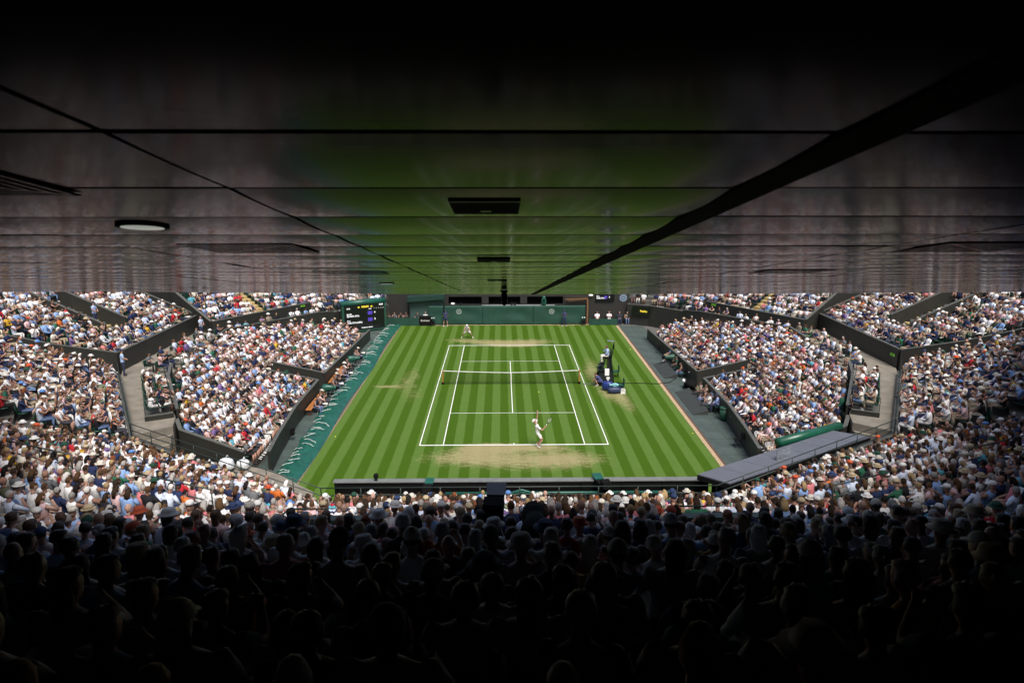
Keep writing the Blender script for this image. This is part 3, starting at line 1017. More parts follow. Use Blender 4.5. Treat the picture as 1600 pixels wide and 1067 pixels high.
for sg in (-1, 1):
    pts = [(sg * 23.8, -22.8), (sg * 21.2, -21.2), (sg * 22.6, -19.0), (sg * 25.2, -20.6)]
    parapet('vomitory_wall', [(pts[0][0], pts[0][1], 2, 4.9), (pts[1][0], pts[1][1], 2, 3.9), (pts[2][0], pts[2][1], 2, 3.9), (pts[3][0], pts[3][1], 2, 4.9)], near, 0.14)
    for (x, y, z) in ((sg * 12.0, -29.5, 4.9), (sg * 16.5, -29.0, 5.9)):
        railing([(x - sg * 2.2, y - 0.9 * 0, z - 0.05), (x + sg * 0.6, y + 1.2, z - 0.05)], near, 0.9, (0.9, 0.5), 0.025, 1.3)

# ------------------------------------------------------------------ people
SKIN, SHIRT, LEGS, SHOES, HAIR, HAT, PROP = range(7)


class Fig:
    def __init__(s):
        s.v = []; s.f = []; s.c = []

    def put(s, vs, fs, c):
        o = len(s.v)
        s.v += [tuple(v) for v in vs]
        s.f += [tuple(i + o for i in f) for f in fs]
        s.c += [c] * len(fs)

    def limb(s, pts, rad, c, n=6, side=(1, 0, 0)):
        """closed tube with elliptical rings; rad: r or (r_side, r_other) per point"""
        pts = [Vector(p) for p in pts]
        sd = Vector(side)
        vs = []
        for i, p in enumerate(pts):
            if i == 0: d = pts[1] - p
            elif i == len(pts) - 1: d = p - pts[-2]
            else: d = (pts[i + 1] - p).normalized() + (p - pts[i - 1]).normalized()
            d.normalize()
            a_ = sd - d * sd.dot(d)
            if a_.length < 0.05: a_ = Vector((0, 1, 0)) - d * d.y
            a_.normalize()
            b_ = d.cross(a_)
            r = rad[i]
            ra, rb = r if isinstance(r, tuple) else (r, r)
            for k in range(n):
                t = 2 * math.pi * k / n
                vs.append(p + a_ * ra * math.cos(t) + b_ * rb * math.sin(t))
        fs = []
        for i in range(len(pts) - 1):
            for k in range(n):
                fs.append((i * n + k, i * n + (k + 1) % n, (i + 1) * n + (k + 1) % n, (i + 1) * n + k))
        fs.append(tuple(range(n - 1, -1, -1)))
        fs.append(tuple((len(pts) - 1) * n + k for k in range(n)))
        s.put(vs, fs, c)

    def ball(s, c, r, cls, nu=8, nv=6, cls_fn=None, rot=None):
        m = MB().ball((0, 0, 0), r, nu, nv)
        vs = [Vector(v) for v in m.v]
        loc = [tuple(v) for v in vs]
        if rot is not None: vs = [rot @ v for v in vs]
        o = len(s.v)
        s.v += [tuple(v + Vector(c)) for v in vs]
        for f in m.f:
            s.f.append(tuple(i + o for i in f))
            if cls_fn:
                cc = [sum(loc[i][k] for i in f) / len(f) for k in range(3)]
                s.c.append(cls_fn(cc))
            else:
                s.c.append(cls)


def head_frame(J):
    """rotation of the head: forward = J['look'], up roughly along neck-head"""
    fwd = Vector(J.get('look', (0, 1, -0.1))).normalized()
    up = (Vector(J['head']) - Vector(J['neck'])).normalized()
    rt = fwd.cross(up).normalized()
    up = rt.cross(fwd).normalized()
    return Matrix((rt, fwd, up)).transposed()


def hair_fn(style):
    def fn(p):
        x, y, z = p
        if style == 'bald': return SKIN
        if z > 0.055: return HAIR
        if y < 0.015 and z > -0.05: return HAIR
        if style == 'long' and y < 0.03 and z > -0.12: return HAIR
        return SKIN
    return fn


def figure(J, lo=True, sleeves='short', legs='long', build=1.0, hair='short', hat=None, fingers=False):
    """body from joints; lo = light version for the crowd with hair and hat included"""
    F = Fig()
    n = 5 if lo else 12
    nt = 7 if lo else 16
    P = {k: Vector(v) for k, v in J.items()}
    b = build
    shv = (P['shR'] - P['shL'])
    hpv = (P['hipR'] - P['hipL'])
    side = shv.normalized()
    pel = (P['hipL'] + P['hipR']) / 2
    che = (P['shL'] + P['shR']) / 2
    ax = (che - pel).normalized()
    w = shv.length / 2
    hw = hpv.length / 2
    if lo:
        F.limb([pel - ax * 0.07, pel + ax * 0.05, pel.lerp(che, 0.55), che - ax * 0.06, che + ax * 0.05], [(hw * 1.55 * b, 0.11 * b), (hw * 1.75 * b, 0.135 * b), (w * 0.88 * b, 0.125 * b), (w * 1.08, 0.12), (w * 0.55, 0.07)], SHIRT, nt, side)
    else:
        F.limb([pel - ax * 0.09, pel - ax * 0.02, pel + ax * 0.08, pel.lerp(che, 0.35), pel.lerp(che, 0.65), che - ax * 0.08, che - ax * 0.005, che + ax * 0.055], [(hw * 1.2 * b, 0.09 * b), (hw * 1.65 * b, 0.12 * b), (hw * 1.68 * b, 0.128 * b), (hw * 1.5 * b, 0.115 * b), (w * 0.9 * b, 0.12 * b), (w * 1.02, 0.12), (w * 0.92, 0.095), (w * 0.4, 0.06)], SHIRT, nt, side)
    F.limb([che + ax * 0.02, P['neck'], P['neck'].lerp(P['head'], 0.5)], [0.06, 0.052, 0.05], SKIN, n)
    Rm = head_frame(J)
    hd = P['head']
    hr = (0.073, 0.092, 0.102)
    if lo:
        F.ball(hd, (0.076, 0.093, 0.106), SKIN, 7, 5, hair_fn(hair) if hat is None or hair == 'long' else (lambda p: SKIN), Rm)
        if hair == 'long':
            F.limb([hd + Rm @ Vector((0, -0.04, 0.04)), hd + Rm @ Vector((0, -0.09, -0.1)), hd + Rm @ Vector((0, -0.09, -0.24))], [(0.075, 0.05), (0.095, 0.045), (0.07, 0.03)], HAIR, 6, side)
        if hat:
            ob = Rm @ Vector((0, 0.0, 0.055)) + hd
            u = Rm @ Vector((0, 0, 1))
            F.limb([ob, ob + u * 0.05, ob + u * 0.095], [(0.1, 0.115), (0.095, 0.11), (0.06, 0.075)], HAT, 7, side)
            if hat == 'brim':
                F.limb([ob - u * 0.004, ob + u * 0.012], [(0.155, 0.168), (0.15, 0.163)], HAT, 9, side)
            elif hat == 'cap':
                F.limb([hd + Rm @ Vector((0, 0.06, 0.06)), hd + Rm @ Vector((0, 0.185, 0.045))], [(0.075, 0.008), (0.055, 0.006)], HAT, 5, side)
    else:
        F.ball(hd, hr, SKIN, 20, 14, None, Rm)
        F.ball(hd + Rm @ Vector((0, 0.022, -0.055)), (0.06, 0.072, 0.065), SKIN, 14, 10, None, Rm)      # jaw
        F.limb([hd + Rm @ Vector((0, 0.088, 0.015)), hd + Rm @ Vector((0, 0.112, -0.025)), hd + Rm @ Vector((0, 0.09, -0.032))], [0.012, 0.017, 0.012], SKIN, 6)   # nose
        F.limb([hd + Rm @ Vector((-0.03, 0.086, -0.062)), hd + Rm @ Vector((0.03, 0.086, -0.062))], [0.010, 0.010], SKIN, 6, (0, 0, 1))
        for e in (-1, 1):
            F.ball(hd + Rm @ Vector((e * 0.08, -0.005, -0.01)), (0.012, 0.022, 0.034), SKIN, 8, 6, None, Rm)
    for e in ('L', 'R'):
        s0, el, wr = P['sh' + e], P['el' + e], P['wr' + e]
        c1 = SHIRT if sleeves != 'none' else SKIN
        c2 = SHIRT if sleeves == 'long' else SKIN
        m = s0.lerp(el, 0.62)
        if lo:
            F.limb([s0, el], [0.062 * b, 0.05], c1, n)
            F.limb([el, wr, wr + (wr - el).normalized() * 0.08], [0.046, 0.032, 0.028], c2, n)
        else:
            F.limb([s0 - (el - s0) * 0.05, s0.lerp(el, 0.3), m], [0.066 * b, 0.062 * b, 0.058], c1, n)
            F.limb([m, el], [0.047, 0.043], c2, n)
            F.limb([el, el.lerp(wr, 0.3), wr], [0.044, 0.043, 0.029], c2, n)
            hdv = Vector(J.get('hand' + e, (wr - el))).normalized()
            F.limb([wr, wr + hdv * 0.045, wr + hdv * 0.095], [(0.026, 0.022), (0.04, 0.02), (0.036, 0.018)], SKIN, 8)
            if fingers:
                sd = hdv.orthogonal().normalized() if 'palm' + e not in J else Vector(J['palm' + e]).normalized()
                cu = hdv.cross(sd)
                for q in range(4):
                    base = wr + hdv * 0.09 + sd * (q - 1.5) * 0.021
                    ln = (0.062, 0.075, 0.07, 0.052)[q]
                    F.limb([base, base + hdv * ln * 0.5 + cu * 0.008, base + hdv * ln * 0.85 + cu * 0.03], [0.0105, 0.0095, 0.008], SKIN, 6)
                bt = wr + hdv * 0.03 + sd * 0.034
                F.limb([bt, bt + sd * 0.03 + hdv * 0.025, bt + sd * 0.035 + hdv * 0.06 + cu * 0.01], [0.014, 0.012, 0.009], SKIN, 6)
        h, k, an = P['hip' + e], P['kn' + e], P['an' + e]
        c3 = LEGS if legs in ('long', 'short', 'skirt') else SKIN
        c4 = LEGS if legs == 'long' else SKIN
        if lo:
            F.limb([h, k], [0.09 * b, 0.066 * b], c3, n)
            F.limb([k, an], [0.06 * b, 0.042], c4, n)
            F.limb([an, Vector(P['to' + e])], [0.045, 0.038], SHOES, 4)
        else:
            mid = h.lerp(k, 0.7 if legs == 'short' else 0.98)
            F.limb([h - (k - h) * 0.06, h.lerp(k, 0.35), mid], [0.095 * b, 0.092 * b, (0.082 if legs == 'short' else 0.064) * b], c3, n)
            F.limb([h.lerp(k, 0.5), k, k.lerp(an, 0.3), k.lerp(an, 0.65), an], [0.07 * b, 0.057 * b, 0.060 * b, 0.047 * b, 0.038] if legs != 'long' else [0.075 * b, 0.066 * b, 0.062 * b, 0.058 * b, 0.054], c4, n)
            to = P['to' + e]
            F.limb([an + Vector((0, 0, 0.03)), an, an.lerp(to, 0.1) + Vector((0, 0, -0.035))], [0.04, 0.046, 0.042], SHOES, n)
            dirt = (to - an)
            F.limb([an - dirt * 0.25 + Vector((0, 0, -0.045)), an.lerp(to, 0.45) + Vector((0, 0, -0.02)), to], [(0.036, 0.03), (0.043, 0.034), (0.034, 0.022)], SHOES, n)
    return F


def seated(lean=0.0, arms='lap', look=(0, 1, -0.12), turn=0.0, cross=False, sc=1.0):
    """joints of a seated figure facing +Y, feet at z = 0, seat height 0.44"""
    J = {}
    c, s = math.cos(lean), math.sin(lean)

    def T(x, up):       # torso point: distance up the spine
        return (x * math.cos(turn), up * s + x * math.sin(turn) - 0.02, 0.54 + up * c)
    J['hipL'], J['hipR'] = (-0.095, 0.0, 0.53), (0.095, 0.0, 0.53)
    J['shL'], J['shR'] = T(-0.19, 0.46), T(0.19, 0.46)
    J['neck'] = T(0, 0.55)
    hx = T(0, 0.675)
    J['head'] = (hx[0], hx[1] + 0.025, hx[2])
    J['look'] = look
    if arms == 'lap':
        J['elL'], J['elR'] = (-0.235, 0.1 + s * 0.3, 0.74), (0.235, 0.1 + s * 0.3, 0.74)
        J['wrL'], J['wrR'] = (-0.07, 0.30, 0.66), (0.07, 0.30, 0.66)
    elif arms == 'wide':
        J['elL'], J['elR'] = (-0.27, 0.12 + s * 0.3, 0.72), (0.27, 0.12 + s * 0.3, 0.72)
        J['wrL'], J['wrR'] = (-0.16, 0.36, 0.64), (0.16, 0.36, 0.64)
    elif arms == 'crossed':
        J['elL'], J['elR'] = (-0.24, 0.14 + s * 0.3, 0.78), (0.24, 0.14 + s * 0.3, 0.78)
        J['wrL'], J['wrR'] = (0.06, 0.22 + s * 0.3, 0.83), (-0.06, 0.25 + s * 0.3, 0.80)
    elif arms == 'face':
        J['elL'], J['elR'] = (-0.235, 0.1 + s * 0.3, 0.74), (0.21, 0.24 + s * 0.3, 0.80)
        J['wrL'], J['wrR'] = (-0.06, 0.28, 0.66), (0.09, 0.21 + s * 0.5, 1.0)
    elif arms == 'phone':
        J['elL'], J['elR'] = (-0.2, 0.22 + s * 0.3, 0.84), (0.2, 0.22 + s * 0.3, 0.84)
        J['wrL'], J['wrR'] = (-0.06, 0.38 + s * 0.4, 0.98), (0.06, 0.38 + s * 0.4, 0.98)
    J['knL'], J['knR'] = (-0.12, 0.46, 0.54), (0.12, 0.46, 0.54)
    J['anL'], J['anR'] = (-0.12, 0.44, 0.09), (0.12, 0.46, 0.09)
    J['toL'], J['toR'] = (-0.13, 0.62, 0.04), (0.13, 0.64, 0.04)
    if cross:
        J['knR'] = (0.02, 0.48, 0.62); J['anR'] = (-0.12, 0.66, 0.30); J['toR'] = (-0.14, 0.82, 0.28)
    return {k: (tuple(q * sc for q in v) if k != 'look' else v) for k, v in J.items()}


SHIRTS = [((0.82, 0.82, 0.83), 'white', 29), ((0.60, 0.68, 0.84), 'pale blue', 12), ((0.24, 0.38, 0.66), 'blue', 8), ((0.022, 0.034, 0.095), 'navy', 14), ((0.016, 0.016, 0.020), 'black', 10),
          ((0.70, 0.48, 0.50), 'pale pink', 6), ((0.62, 0.20, 0.22), 'salmon pink', 3), ((0.46, 0.025, 0.035), 'red', 3), ((0.66, 0.62, 0.54), 'cream', 4), ((0.26, 0.22, 0.17), 'beige', 3),
          ((0.14, 0.15, 0.16), 'grey', 5), ((0.03, 0.14, 0.08), 'green', 2.5), ((0.62, 0.38, 0.04), 'yellow', 1), ((0.60, 0.15, 0.03), 'orange', 1), ((0.10, 0.36, 0.45), 'turquoise', 1.4), ((0.20, 0.13, 0.32), 'purple', 1.4), ((0.10, 0.11, 0.07), 'olive', 2)]
TROUS = [((0.36, 0.29, 0.20), 22), ((0.024, 0.032, 0.075), 24), ((0.66, 0.65, 0.63), 16), ((0.10, 0.15, 0.28), 12), ((0.02, 0.02, 0.02), 12), ((0.65, 0.55, 0.45), 8), ((0.045, 0.045, 0.055), 5), ((0.18, 0.22, 0.14), 3)]
HAIRS = [((0.030, 0.018, 0.010), 'dark brown-haired', 26), ((0.085, 0.045, 0.020), 'brown-haired', 26), ((0.012, 0.010, 0.009), 'black-haired', 14), ((0.34, 0.32, 0.30), 'grey-haired', 15), ((0.34, 0.24, 0.12), 'blonde', 10), ((0.66, 0.64, 0.61), 'white-haired', 6), ((0.20, 0.06, 0.02), 'red-haired', 2)]
HATS = [((0.74, 0.73, 0.70), 'white', 30), ((0.46, 0.37, 0.24), 'straw', 12), ((0.62, 0.58, 0.50), 'cream', 12), ((0.03, 0.05, 0.12), 'navy', 10), ((0.02, 0.07, 0.045), 'dark green', 4), ((0.55, 0.10, 0.04), 'red', 3), ((0.12, 0.25, 0.55), 'blue', 3)]
SKINS = [((0.40, 0.225, 0.165), 40), ((0.33, 0.18, 0.13), 35), ((0.48, 0.30, 0.235), 20), ((0.13, 0.065, 0.04), 6), ((0.26, 0.14, 0.09), 8)]


def pick(tab):
    return random.choices(tab, weights=[t[-1] for t in tab])[0]


# crowd variants, light meshes in triangles
def tris(F):
    V_ = np.array([tuple(v) for v in F.v], dtype=np.float32)
    T_, C_ = [], []
    for f, c in zip(F.f, F.c):
        for k in range(1, len(f) - 1):
            T_.append((f[0], f[k], f[k + 1])); C_.append(c)
    return V_, np.array(T_, dtype=np.int32), np.array(C_, dtype=np.int32)


VAR = {}
POSES = [dict(lean=-0.10, arms='lap'), dict(lean=0.12, arms='lap', look=(0.3, 1, -0.15)), dict(lean=-0.15, arms='crossed', look=(-0.25, 1, -0.1)), dict(lean=0.28, arms='wide'), dict(lean=0.02, arms='face', look=(0.4, 1, -0.15)),
         dict(lean=-0.05, arms='wide', cross=True), dict(lean=0.05, arms='phone'), dict(lean=0.18, arms='crossed', turn=0.25, look=(-0.5, 1, -0.1))]
for hk, (hair, hat) in {'short': ('short', None), 'long': ('long', None), 'bald': ('bald', None), 'brim': ('short', 'brim'), 'cap': ('short', 'cap'), 'longbrim': ('long', 'brim')}.items():
    VAR[hk] = []
    for i, ps in enumerate(POSES):
        J = seated(**ps)
        VAR[hk].append(tris(figure(J, True, sleeves=('short', 'long', 'none', 'short')[i % 4] if hk != 'long' else ('none', 'short')[i % 2], legs=('long', 'skirt', 'long', 'long', 'short', 'long', 'skirt', 'long')[(i + len(hk)) % 8], build=(1.0, 1.12, 0.92, 1.05)[i % 4], hair=hair, hat=hat)))

vis = []
for st_ in SEATS:
    x, y, z = st_[0], st_[1], st_[2]
    px, py, dp = project(x, y, z + 1.0)
    if dp < 1.3 or px < -45 or px > 1645 or py > 1140: continue
    if py < 425: continue
    if dp < 5 and (px < -150 or px > 1750): continue
    vis.append(st_ + (px, py, dp))
print('visible seats', len(vis))
near_people = sorted([v for v in vis if v[4].startswith('near')], key=lambda v: v[9])
indiv, rest = [], []
EMPTY = []
for v in near_people:
    if len(indiv) < 292 and -20 < v[7] < 1620 and v[8] < 1085:
        if random.random() < 0.02: EMPTY.append(v)
        else: indiv.append(v)
    else:
        rest.append(v)
for v in vis:
    if not v[4].startswith('near'): rest.append(v)


def shade(c, j=0.12):
    f_ = 1 + random.uniform(-j, j)
    return tuple(min(0.9, max(0.004, q * f_)) for q in c)


allV, allT, allC = [], [], []
nv = 0
people = 0
for v in rest:
    x, y, z, ang, blk = v[:5]
    p_empty = 0.035
    if blk.startswith('upper') or blk.startswith('corner'): p_empty = 0.06
    if random.random() < p_empty:
        EMPTY.append(v); continue
    sunny = not blk.startswith('near') or v[1] > -24
    r = random.random()
    hk = random.choices(['short', 'long', 'bald', 'brim', 'cap', 'longbrim'], weights=[44, 26, 7, 7, 13, 3] if sunny else [42, 28, 9, 8, 11, 2])[0]
    V_, T_, C_ = random.choice(VAR[hk])
    sc = random.uniform(0.92, 1.07)
    a_ = ang + random.gauss(0, 0.14)
    ca, sa = math.cos(a_), math.sin(a_)
    # local +Y must point to (-sin a, cos a)... rotate about z by a_
    X = (V_[:, 0] * ca - V_[:, 1] * sa) * sc + x + random.gauss(0, 0.025)
    Y = (V_[:, 0] * sa + V_[:, 1] * ca) * sc + y + random.gauss(0, 0.025)
    Z = V_[:, 2] * sc + z
    pal = np.array([shade(pick(SKINS)[0]), shade(pick(SHIRTS)[0]), shade(pick(TROUS)[0]), (0.05, 0.04, 0.04) if random.random() < 0.5 else (0.6, 0.6, 0.6), shade(pick(HAIRS)[0]), shade(pick(HATS)[0]), (0, 0, 0)], dtype=np.float32)
    allV.append(np.stack([X, Y, Z], 1)); allT.append(T_ + nv); allC.append(pal[C_])
    nv += len(V_)
    people += 1
AV, AT, AC = np.concatenate(allV), np.concatenate(allT), np.concatenate(allC)
print('crowd people', people, 'tris', len(AT))


def raw_mesh(name, AV, AT, AC=None):
    me = bpy.data.meshes.new(name)
    me.vertices.add(len(AV)); me.loops.add(len(AT) * 3); me.polygons.add(len(AT))
    me.vertices.foreach_set('co', AV.astype(np.float32).ravel())
    me.loops.foreach_set('vertex_index', AT.astype(np.int32).ravel())
    me.polygons.foreach_set('loop_start', np.arange(0, len(AT) * 3, 3, dtype=np.int32))
    me.polygons.foreach_set('use_smooth', np.ones(len(AT), dtype=bool))
    if AC is not None:
        at = me.attributes.new('cloth', 'FLOAT_COLOR', 'FACE')
        at.data.foreach_set('color', np.concatenate([AC, np.ones((len(AC), 1), np.float32)], 1).astype(np.float32).ravel())
    me.update(calc_edges=True)
    return me


mcr = bpy.data.materials.new('crowd_clothes')
mcr.use_nodes = True
nt = mcr.node_tree
bb = nt.nodes['Principled BSDF']
bb.inputs['Roughness'].default_value = 0.85
bb.inputs['Specular IOR Level'].default_value = 0.2
at = nt.nodes.new('ShaderNodeAttribute'); at.attribute_name = 'cloth'
nz = nt.nodes.new('ShaderNodeTexNoise'); nz.inputs['Scale'].default_value = 9.0
mr = nt.nodes.new('ShaderNodeMapRange'); mr.inputs['To Min'].default_value = 0.72; mr.inputs['To Max'].default_value = 1.22
mx = nt.nodes.new('ShaderNodeMix'); mx.data_type = 'RGBA'; mx.blend_type = 'MULTIPLY'; mx.inputs['Factor'].default_value = 1
tc = nt.nodes.new('ShaderNodeTexCoord')
nt.links.new(tc.outputs['Object'], nz.inputs['Vector'])
nt.links.new(nz.outputs['Fac'], mr.inputs['Value'])
nt.links.new(at.outputs['Color'], mx.inputs['A'])
nt.links.new(mr.outputs[0], mx.inputs['B'])
nt.links.new(mx.outputs['Result'], bb.inputs['Base Color'])
cme = raw_mesh('crowd', AV, AT, AC)
cme.materials.append(mcr)
crowd = tag(link('crowd', cme), 'seated summer crowd in light clothes and sun hats filling the stands', 'crowd', kind='stuff')
del AV, AT, AC, allV, allT, allC


# seats: one folding seat, used for the empty places and, as a mass, under the crowd
def seat_parts():
    back = MB()
    vs = []
    for j, (zz, yy) in enumerate(((0.44, -0.20), (0.58, -0.235), (0.72, -0.26), (0.79, -0.262))):
        for i in range(5):
            u = (i - 2) / 2
            wid = 0.215 if j < 3 else 0.17
            vs.append((u * wid, yy + 0.035 * u * u, zz))
    m = len(vs)
    vs2 = [(x, y - 0.03, z) for x, y, z in vs]
    fs = []
    for j in range(3):
        for i in range(4):
            p = j * 5 + i
            fs.append((p + 1, p, p + 5, p + 6)); fs.append((m + p, m + p + 1, m + p + 6, m + p + 5))
    rim = [0, 1, 2, 3, 4, 9, 14, 19, 18, 17, 16, 15, 10, 5]
    for q, r in zip(rim, rim[1:] + rim[:1]):
        fs.append((q, r, m + r, m + q))
    back.add(vs + vs2, fs)
    pan = MB().hexa([(-0.2, -0.2, 0.39), (0.2, -0.2, 0.39), (0.205, 0.2, 0.41), (-0.205, 0.2, 0.41), (-0.2, -0.2, 0.43), (0.2, -0.2, 0.43), (0.205, 0.2, 0.45), (-0.205, 0.2, 0.45)])
    leg = MB().box(-0.05, 0.05, -0.2, 0.1, 0.001, 0.389)
    return back, pan, leg


ORD = ['first', 'second', 'third', 'fourth', 'fifth', 'sixth', 'seventh', 'eighth', 'ninth', 'tenth', 'eleventh', 'twelfth', 'thirteenth', 'fourteenth', 'fifteenth', 'sixteenth', 'seventeenth', 'eighteenth', 'nineteenth', 'twentieth',
       'twenty-first', 'twenty-second', 'twenty-third', 'twenty-fourth', 'twenty-fifth', 'twenty-sixth', 'twenty-seventh', 'twenty-eighth', 'twenty-ninth', 'thirtieth', 'thirty-first', 'thirty-second', 'thirty-third', 'thirty-fourth', 'thirty-fifth', 'thirty-sixth', 'thirty-seventh', 'thirty-eighth', 'thirty-ninth', 'fortieth']
for _i in range(40, 130):
    ORD.append('%dth' % (_i + 1))
sb, spn, slg = seat_parts()
sbm, spm, slm = sb.mesh('backrest', M_seat, True), spn.mesh('seat_pan', M_seat), slg.mesh('bracket', M_blackgloss)
AREA = {'near': 'shaded near stand', 'lower': 'sunny lower stand', 'upper': 'raised side stand', 'corner': 'far corner stand', 'balcony': 'far balcony', 'boxrow': 'box row', 'platform': 'viewing platform', 'concourse': 'concourse row'}
EMPTY = sorted(EMPTY, key=lambda v: v[9])
for v in EMPTY[:240]:
    blk = v[4]
    ar = next(k for k in AREA if blk.startswith(k))
    sd = ' on the left' if v[0] < -8 else (' on the right' if v[0] > 8 else ' behind the baseline')
    t = thing('stadium_chair', 'empty green folding seat, %s place, %s row, %s%s' % (ORD[v[6]], ORD[v[5]], AREA[ar], sd + (' bend' if blk in ('near1', 'near3') else '')), 'seat', (v[0], v[1], v[2]), v[3], 'empty seats, %s%s' % (AREA[ar], sd))
    link('seat_pan', spm, t); link('backrest', sbm, t)
    link('bracket', slm, t)
sv, sf = [], []
V1 = np.array(sb.v + spn.v, dtype=np.float32)
F1 = []
for f in sb.f + [tuple(i + len(sb.v) for i in q) for q in spn.f]:
    for k in range(1, len(f) - 1): F1.append((f[0], f[k], f[k + 1]))
F1 = np.array(F1, dtype=np.int32)
nv = 0
for v in indiv + rest:
    x, y, z, ang = v[:4]
    ca, sa = math.cos(ang), math.sin(ang)
    sv.append(np.stack([V1[:, 0] * ca - V1[:, 1] * sa + x, V1[:, 0] * sa + V1[:, 1] * ca + y, V1[:, 2] + z], 1))
    sf.append(F1 + nv); nv += len(V1)
me = raw_mesh('occupied_seats', np.concatenate(sv), np.concatenate(sf))
me.materials.append(M_seat)
tag(link('occupied_seats', me), 'rows of green folding seats hidden under the crowd', 'seats', kind='stuff')

# ------------------------------------------------------------------ individually built people
M_cloth = object_color_mat('cloth_of_wearer', 0.85, 0.2, 18, 0.12)
M_hair = object_color_mat('hair_of_wearer', 0.6, 0.6, 60, 0.25)
M_skins = [mat('skin_tone_%d' % i, c[0], 0.55, 0.08, 8, spec=0.35) for i, c in enumerate(SKINS)]
M_trous = [mat('trouser_cloth_%d' % i, c[0], 0.85, 0.1, 12) for i, c in enumerate(TROUS)]
M_shoe_w = mat('white_shoe', (0.72, 0.72, 0.72), 0.5)
M_shoe_d = mat('dark_shoe', (0.03, 0.025, 0.02), 0.5)


def body_mesh(F, voxel, target, mats):
    """one continuous skin from the overlapping shapes; each face keeps the class of the shape it came from"""
    src = bpy.data.meshes.new('body_source')
    src.from_pydata([tuple(v) for v in F.v], [], F.f)
    src.update()
    ob = bpy.data.objects.new('body_source', src)
    WORK.collection.objects.link(ob)
    rm = ob.modifiers.new('r', 'REMESH'); rm.mode = 'VOXEL'; rm.voxel_size = voxel; rm.adaptivity = 0.0
    sm = ob.modifiers.new('s', 'SMOOTH'); sm.factor = 0.5; sm.iterations = 3
    ev = evaluated(ob)
    nface = len(ev.data.polygons) * 2
    if nface > target:
        dm = ob.modifiers.new('d', 'DECIMATE'); dm.ratio = target / nface
        ev = evaluated(ob)
    me = bpy.data.meshes.new_from_object(ev)
    bvh = BVHTree.FromPolygons([Vector(v) for v in F.v], F.f)
    me.materials.clear()
    for m in mats: me.materials.append(m)
    idx = []
    for p in me.polygons:
        loc, nrm, fi, dist = bvh.find_nearest(p.center)
        c = F.c[fi] if fi is not None else 0
        idx.append(min(c, 3))
    me.polygons.foreach_set('material_index', idx)
    me.polygons.foreach_set('use_smooth', [True] * len(idx))
    me.name = 'person_body'
    bpy.data.objects.remove(ob)
    bpy.data.meshes.remove(src)
    return me


def hair_mesh(style, seed):
    rr = random.Random(seed)
    mb = MB()
    m = MB().ball((0, 0, 0), 1.0, 26, 16)
    vs = []
    for (x, y, z) in m.v:
        az_ = math.atan2(x, y)
        k = 1.05 + rr.uniform(-0.025, 0.04) + 0.03 * math.sin(az_ * 7 + z * 5 + seed) + 0.02 * math.sin(az_ * 13 - z * 9)
        face = y > 0.12 and z < 0.42
        low = z < (-0.35 if style != 'long' else -0.6)
        if face or low: k = 0.72
        vol = 1.12 if style == 'full' else 1.0
        if abs(z) > 0.97: k = 1.02
        zt = z if z < 0 else math.copysign(abs(z) ** 1.0, z) * (1.0 - 0.07 * z * z)
        rr_ = math.sqrt(max(0.0, 1 - z * z))
        fl = 1.0 + (0.10 * rr_ * z if z > 0 else 0.0)          # skull is fuller towards the crown
        vs.append((x * 0.081 * k * vol * fl, y * 0.100 * k * vol * fl - 0.006, zt * 0.104 * k * vol + 0.004))
    mb.add(vs, m.f)
    if style == 'long':
        vs, fs = [], []
        for j in range(6):
            t = j / 5
            for i in range(9):
                u = (i - 4) / 4
                ww = 0.088 + 0.02 * math.sin(t * 3) - 0.03 * t
                vs.append((u * ww, -0.055 - 0.055 * math.cos(u * 1.4) + 0.02 * t + rr.uniform(-0.006, 0.006), 0.03 - 0.29 * t * (1 - 0.12 * abs(u))))
        q = len(vs)
        vs2 = [(x * 0.8, y + 0.035, z) for x, y, z in vs]
        for j in range(5):
            for i in range(8):
                p = j * 9 + i
                fs.append((p, p + 1, p + 10, p + 9)); fs.append((q + p + 1, q + p, q + p + 9, q + p + 10))
        for j in range(5):
            fs.append((j * 9, j * 9 + 9, q + j * 9 + 9, q + j * 9)); fs.append((j * 9 + 8, q + j * 9 + 8, q + j * 9 + 17, j * 9 + 17))
        fs += [(45 + i, 45 + i + 1, q + 45 + i + 1, q + 45 + i) for i in range(8)]
        mb.add(vs + vs2, fs)
    if style == 'bun':
        mb.ball((0, -0.115, 0.03), (0.04, 0.035, 0.04), 10, 7)
    return mb.mesh('hair', M_hair, True)


def hat_mesh(kind):
    mb = MB()
    if kind == 'brim':
        mb.lathe((0, 0, 0.045), [(0.10, -0.005), (0.158, -0.012), (0.16, -0.006), (0.112, 0.006), (0.106, 0.045), (0.09, 0.085), (0.05, 0.098), (0.01, 0.09)], 20)
        mb.v = [(x, y * 1.12, z) for x, y, z in mb.v]
    else:
        mb.ball((0, 0, 0.03), (0.094, 0.112, 0.105), 16, 10)
        mb.v = [(x, y, max(z, 0.025)) for x, y, z in mb.v]
        vs = []
        for i in range(9):
            t = -1.1 + 2.2 * i / 8
            vs.append((0.088 * math.sin(t), 0.100 * math.cos(t), 0.035))
            vs.append((0.085 * math.sin(t), 0.10 * math.cos(t) + 0.078, 0.022))
        q = len(vs)
        vs += [(x, y, z - 0.007) for x, y, z in vs]
        fs = []
        for i in range(8):
            p = 2 * i
            fs += [(p, p + 1, p + 3, p + 2), (q + p, q + p + 2, q + p + 3, q + p + 1), (p + 1, q + p + 1, q + p + 3, p + 3)]
        mb.add(vs, fs)
    return mb.mesh('hat', M_cloth, True)


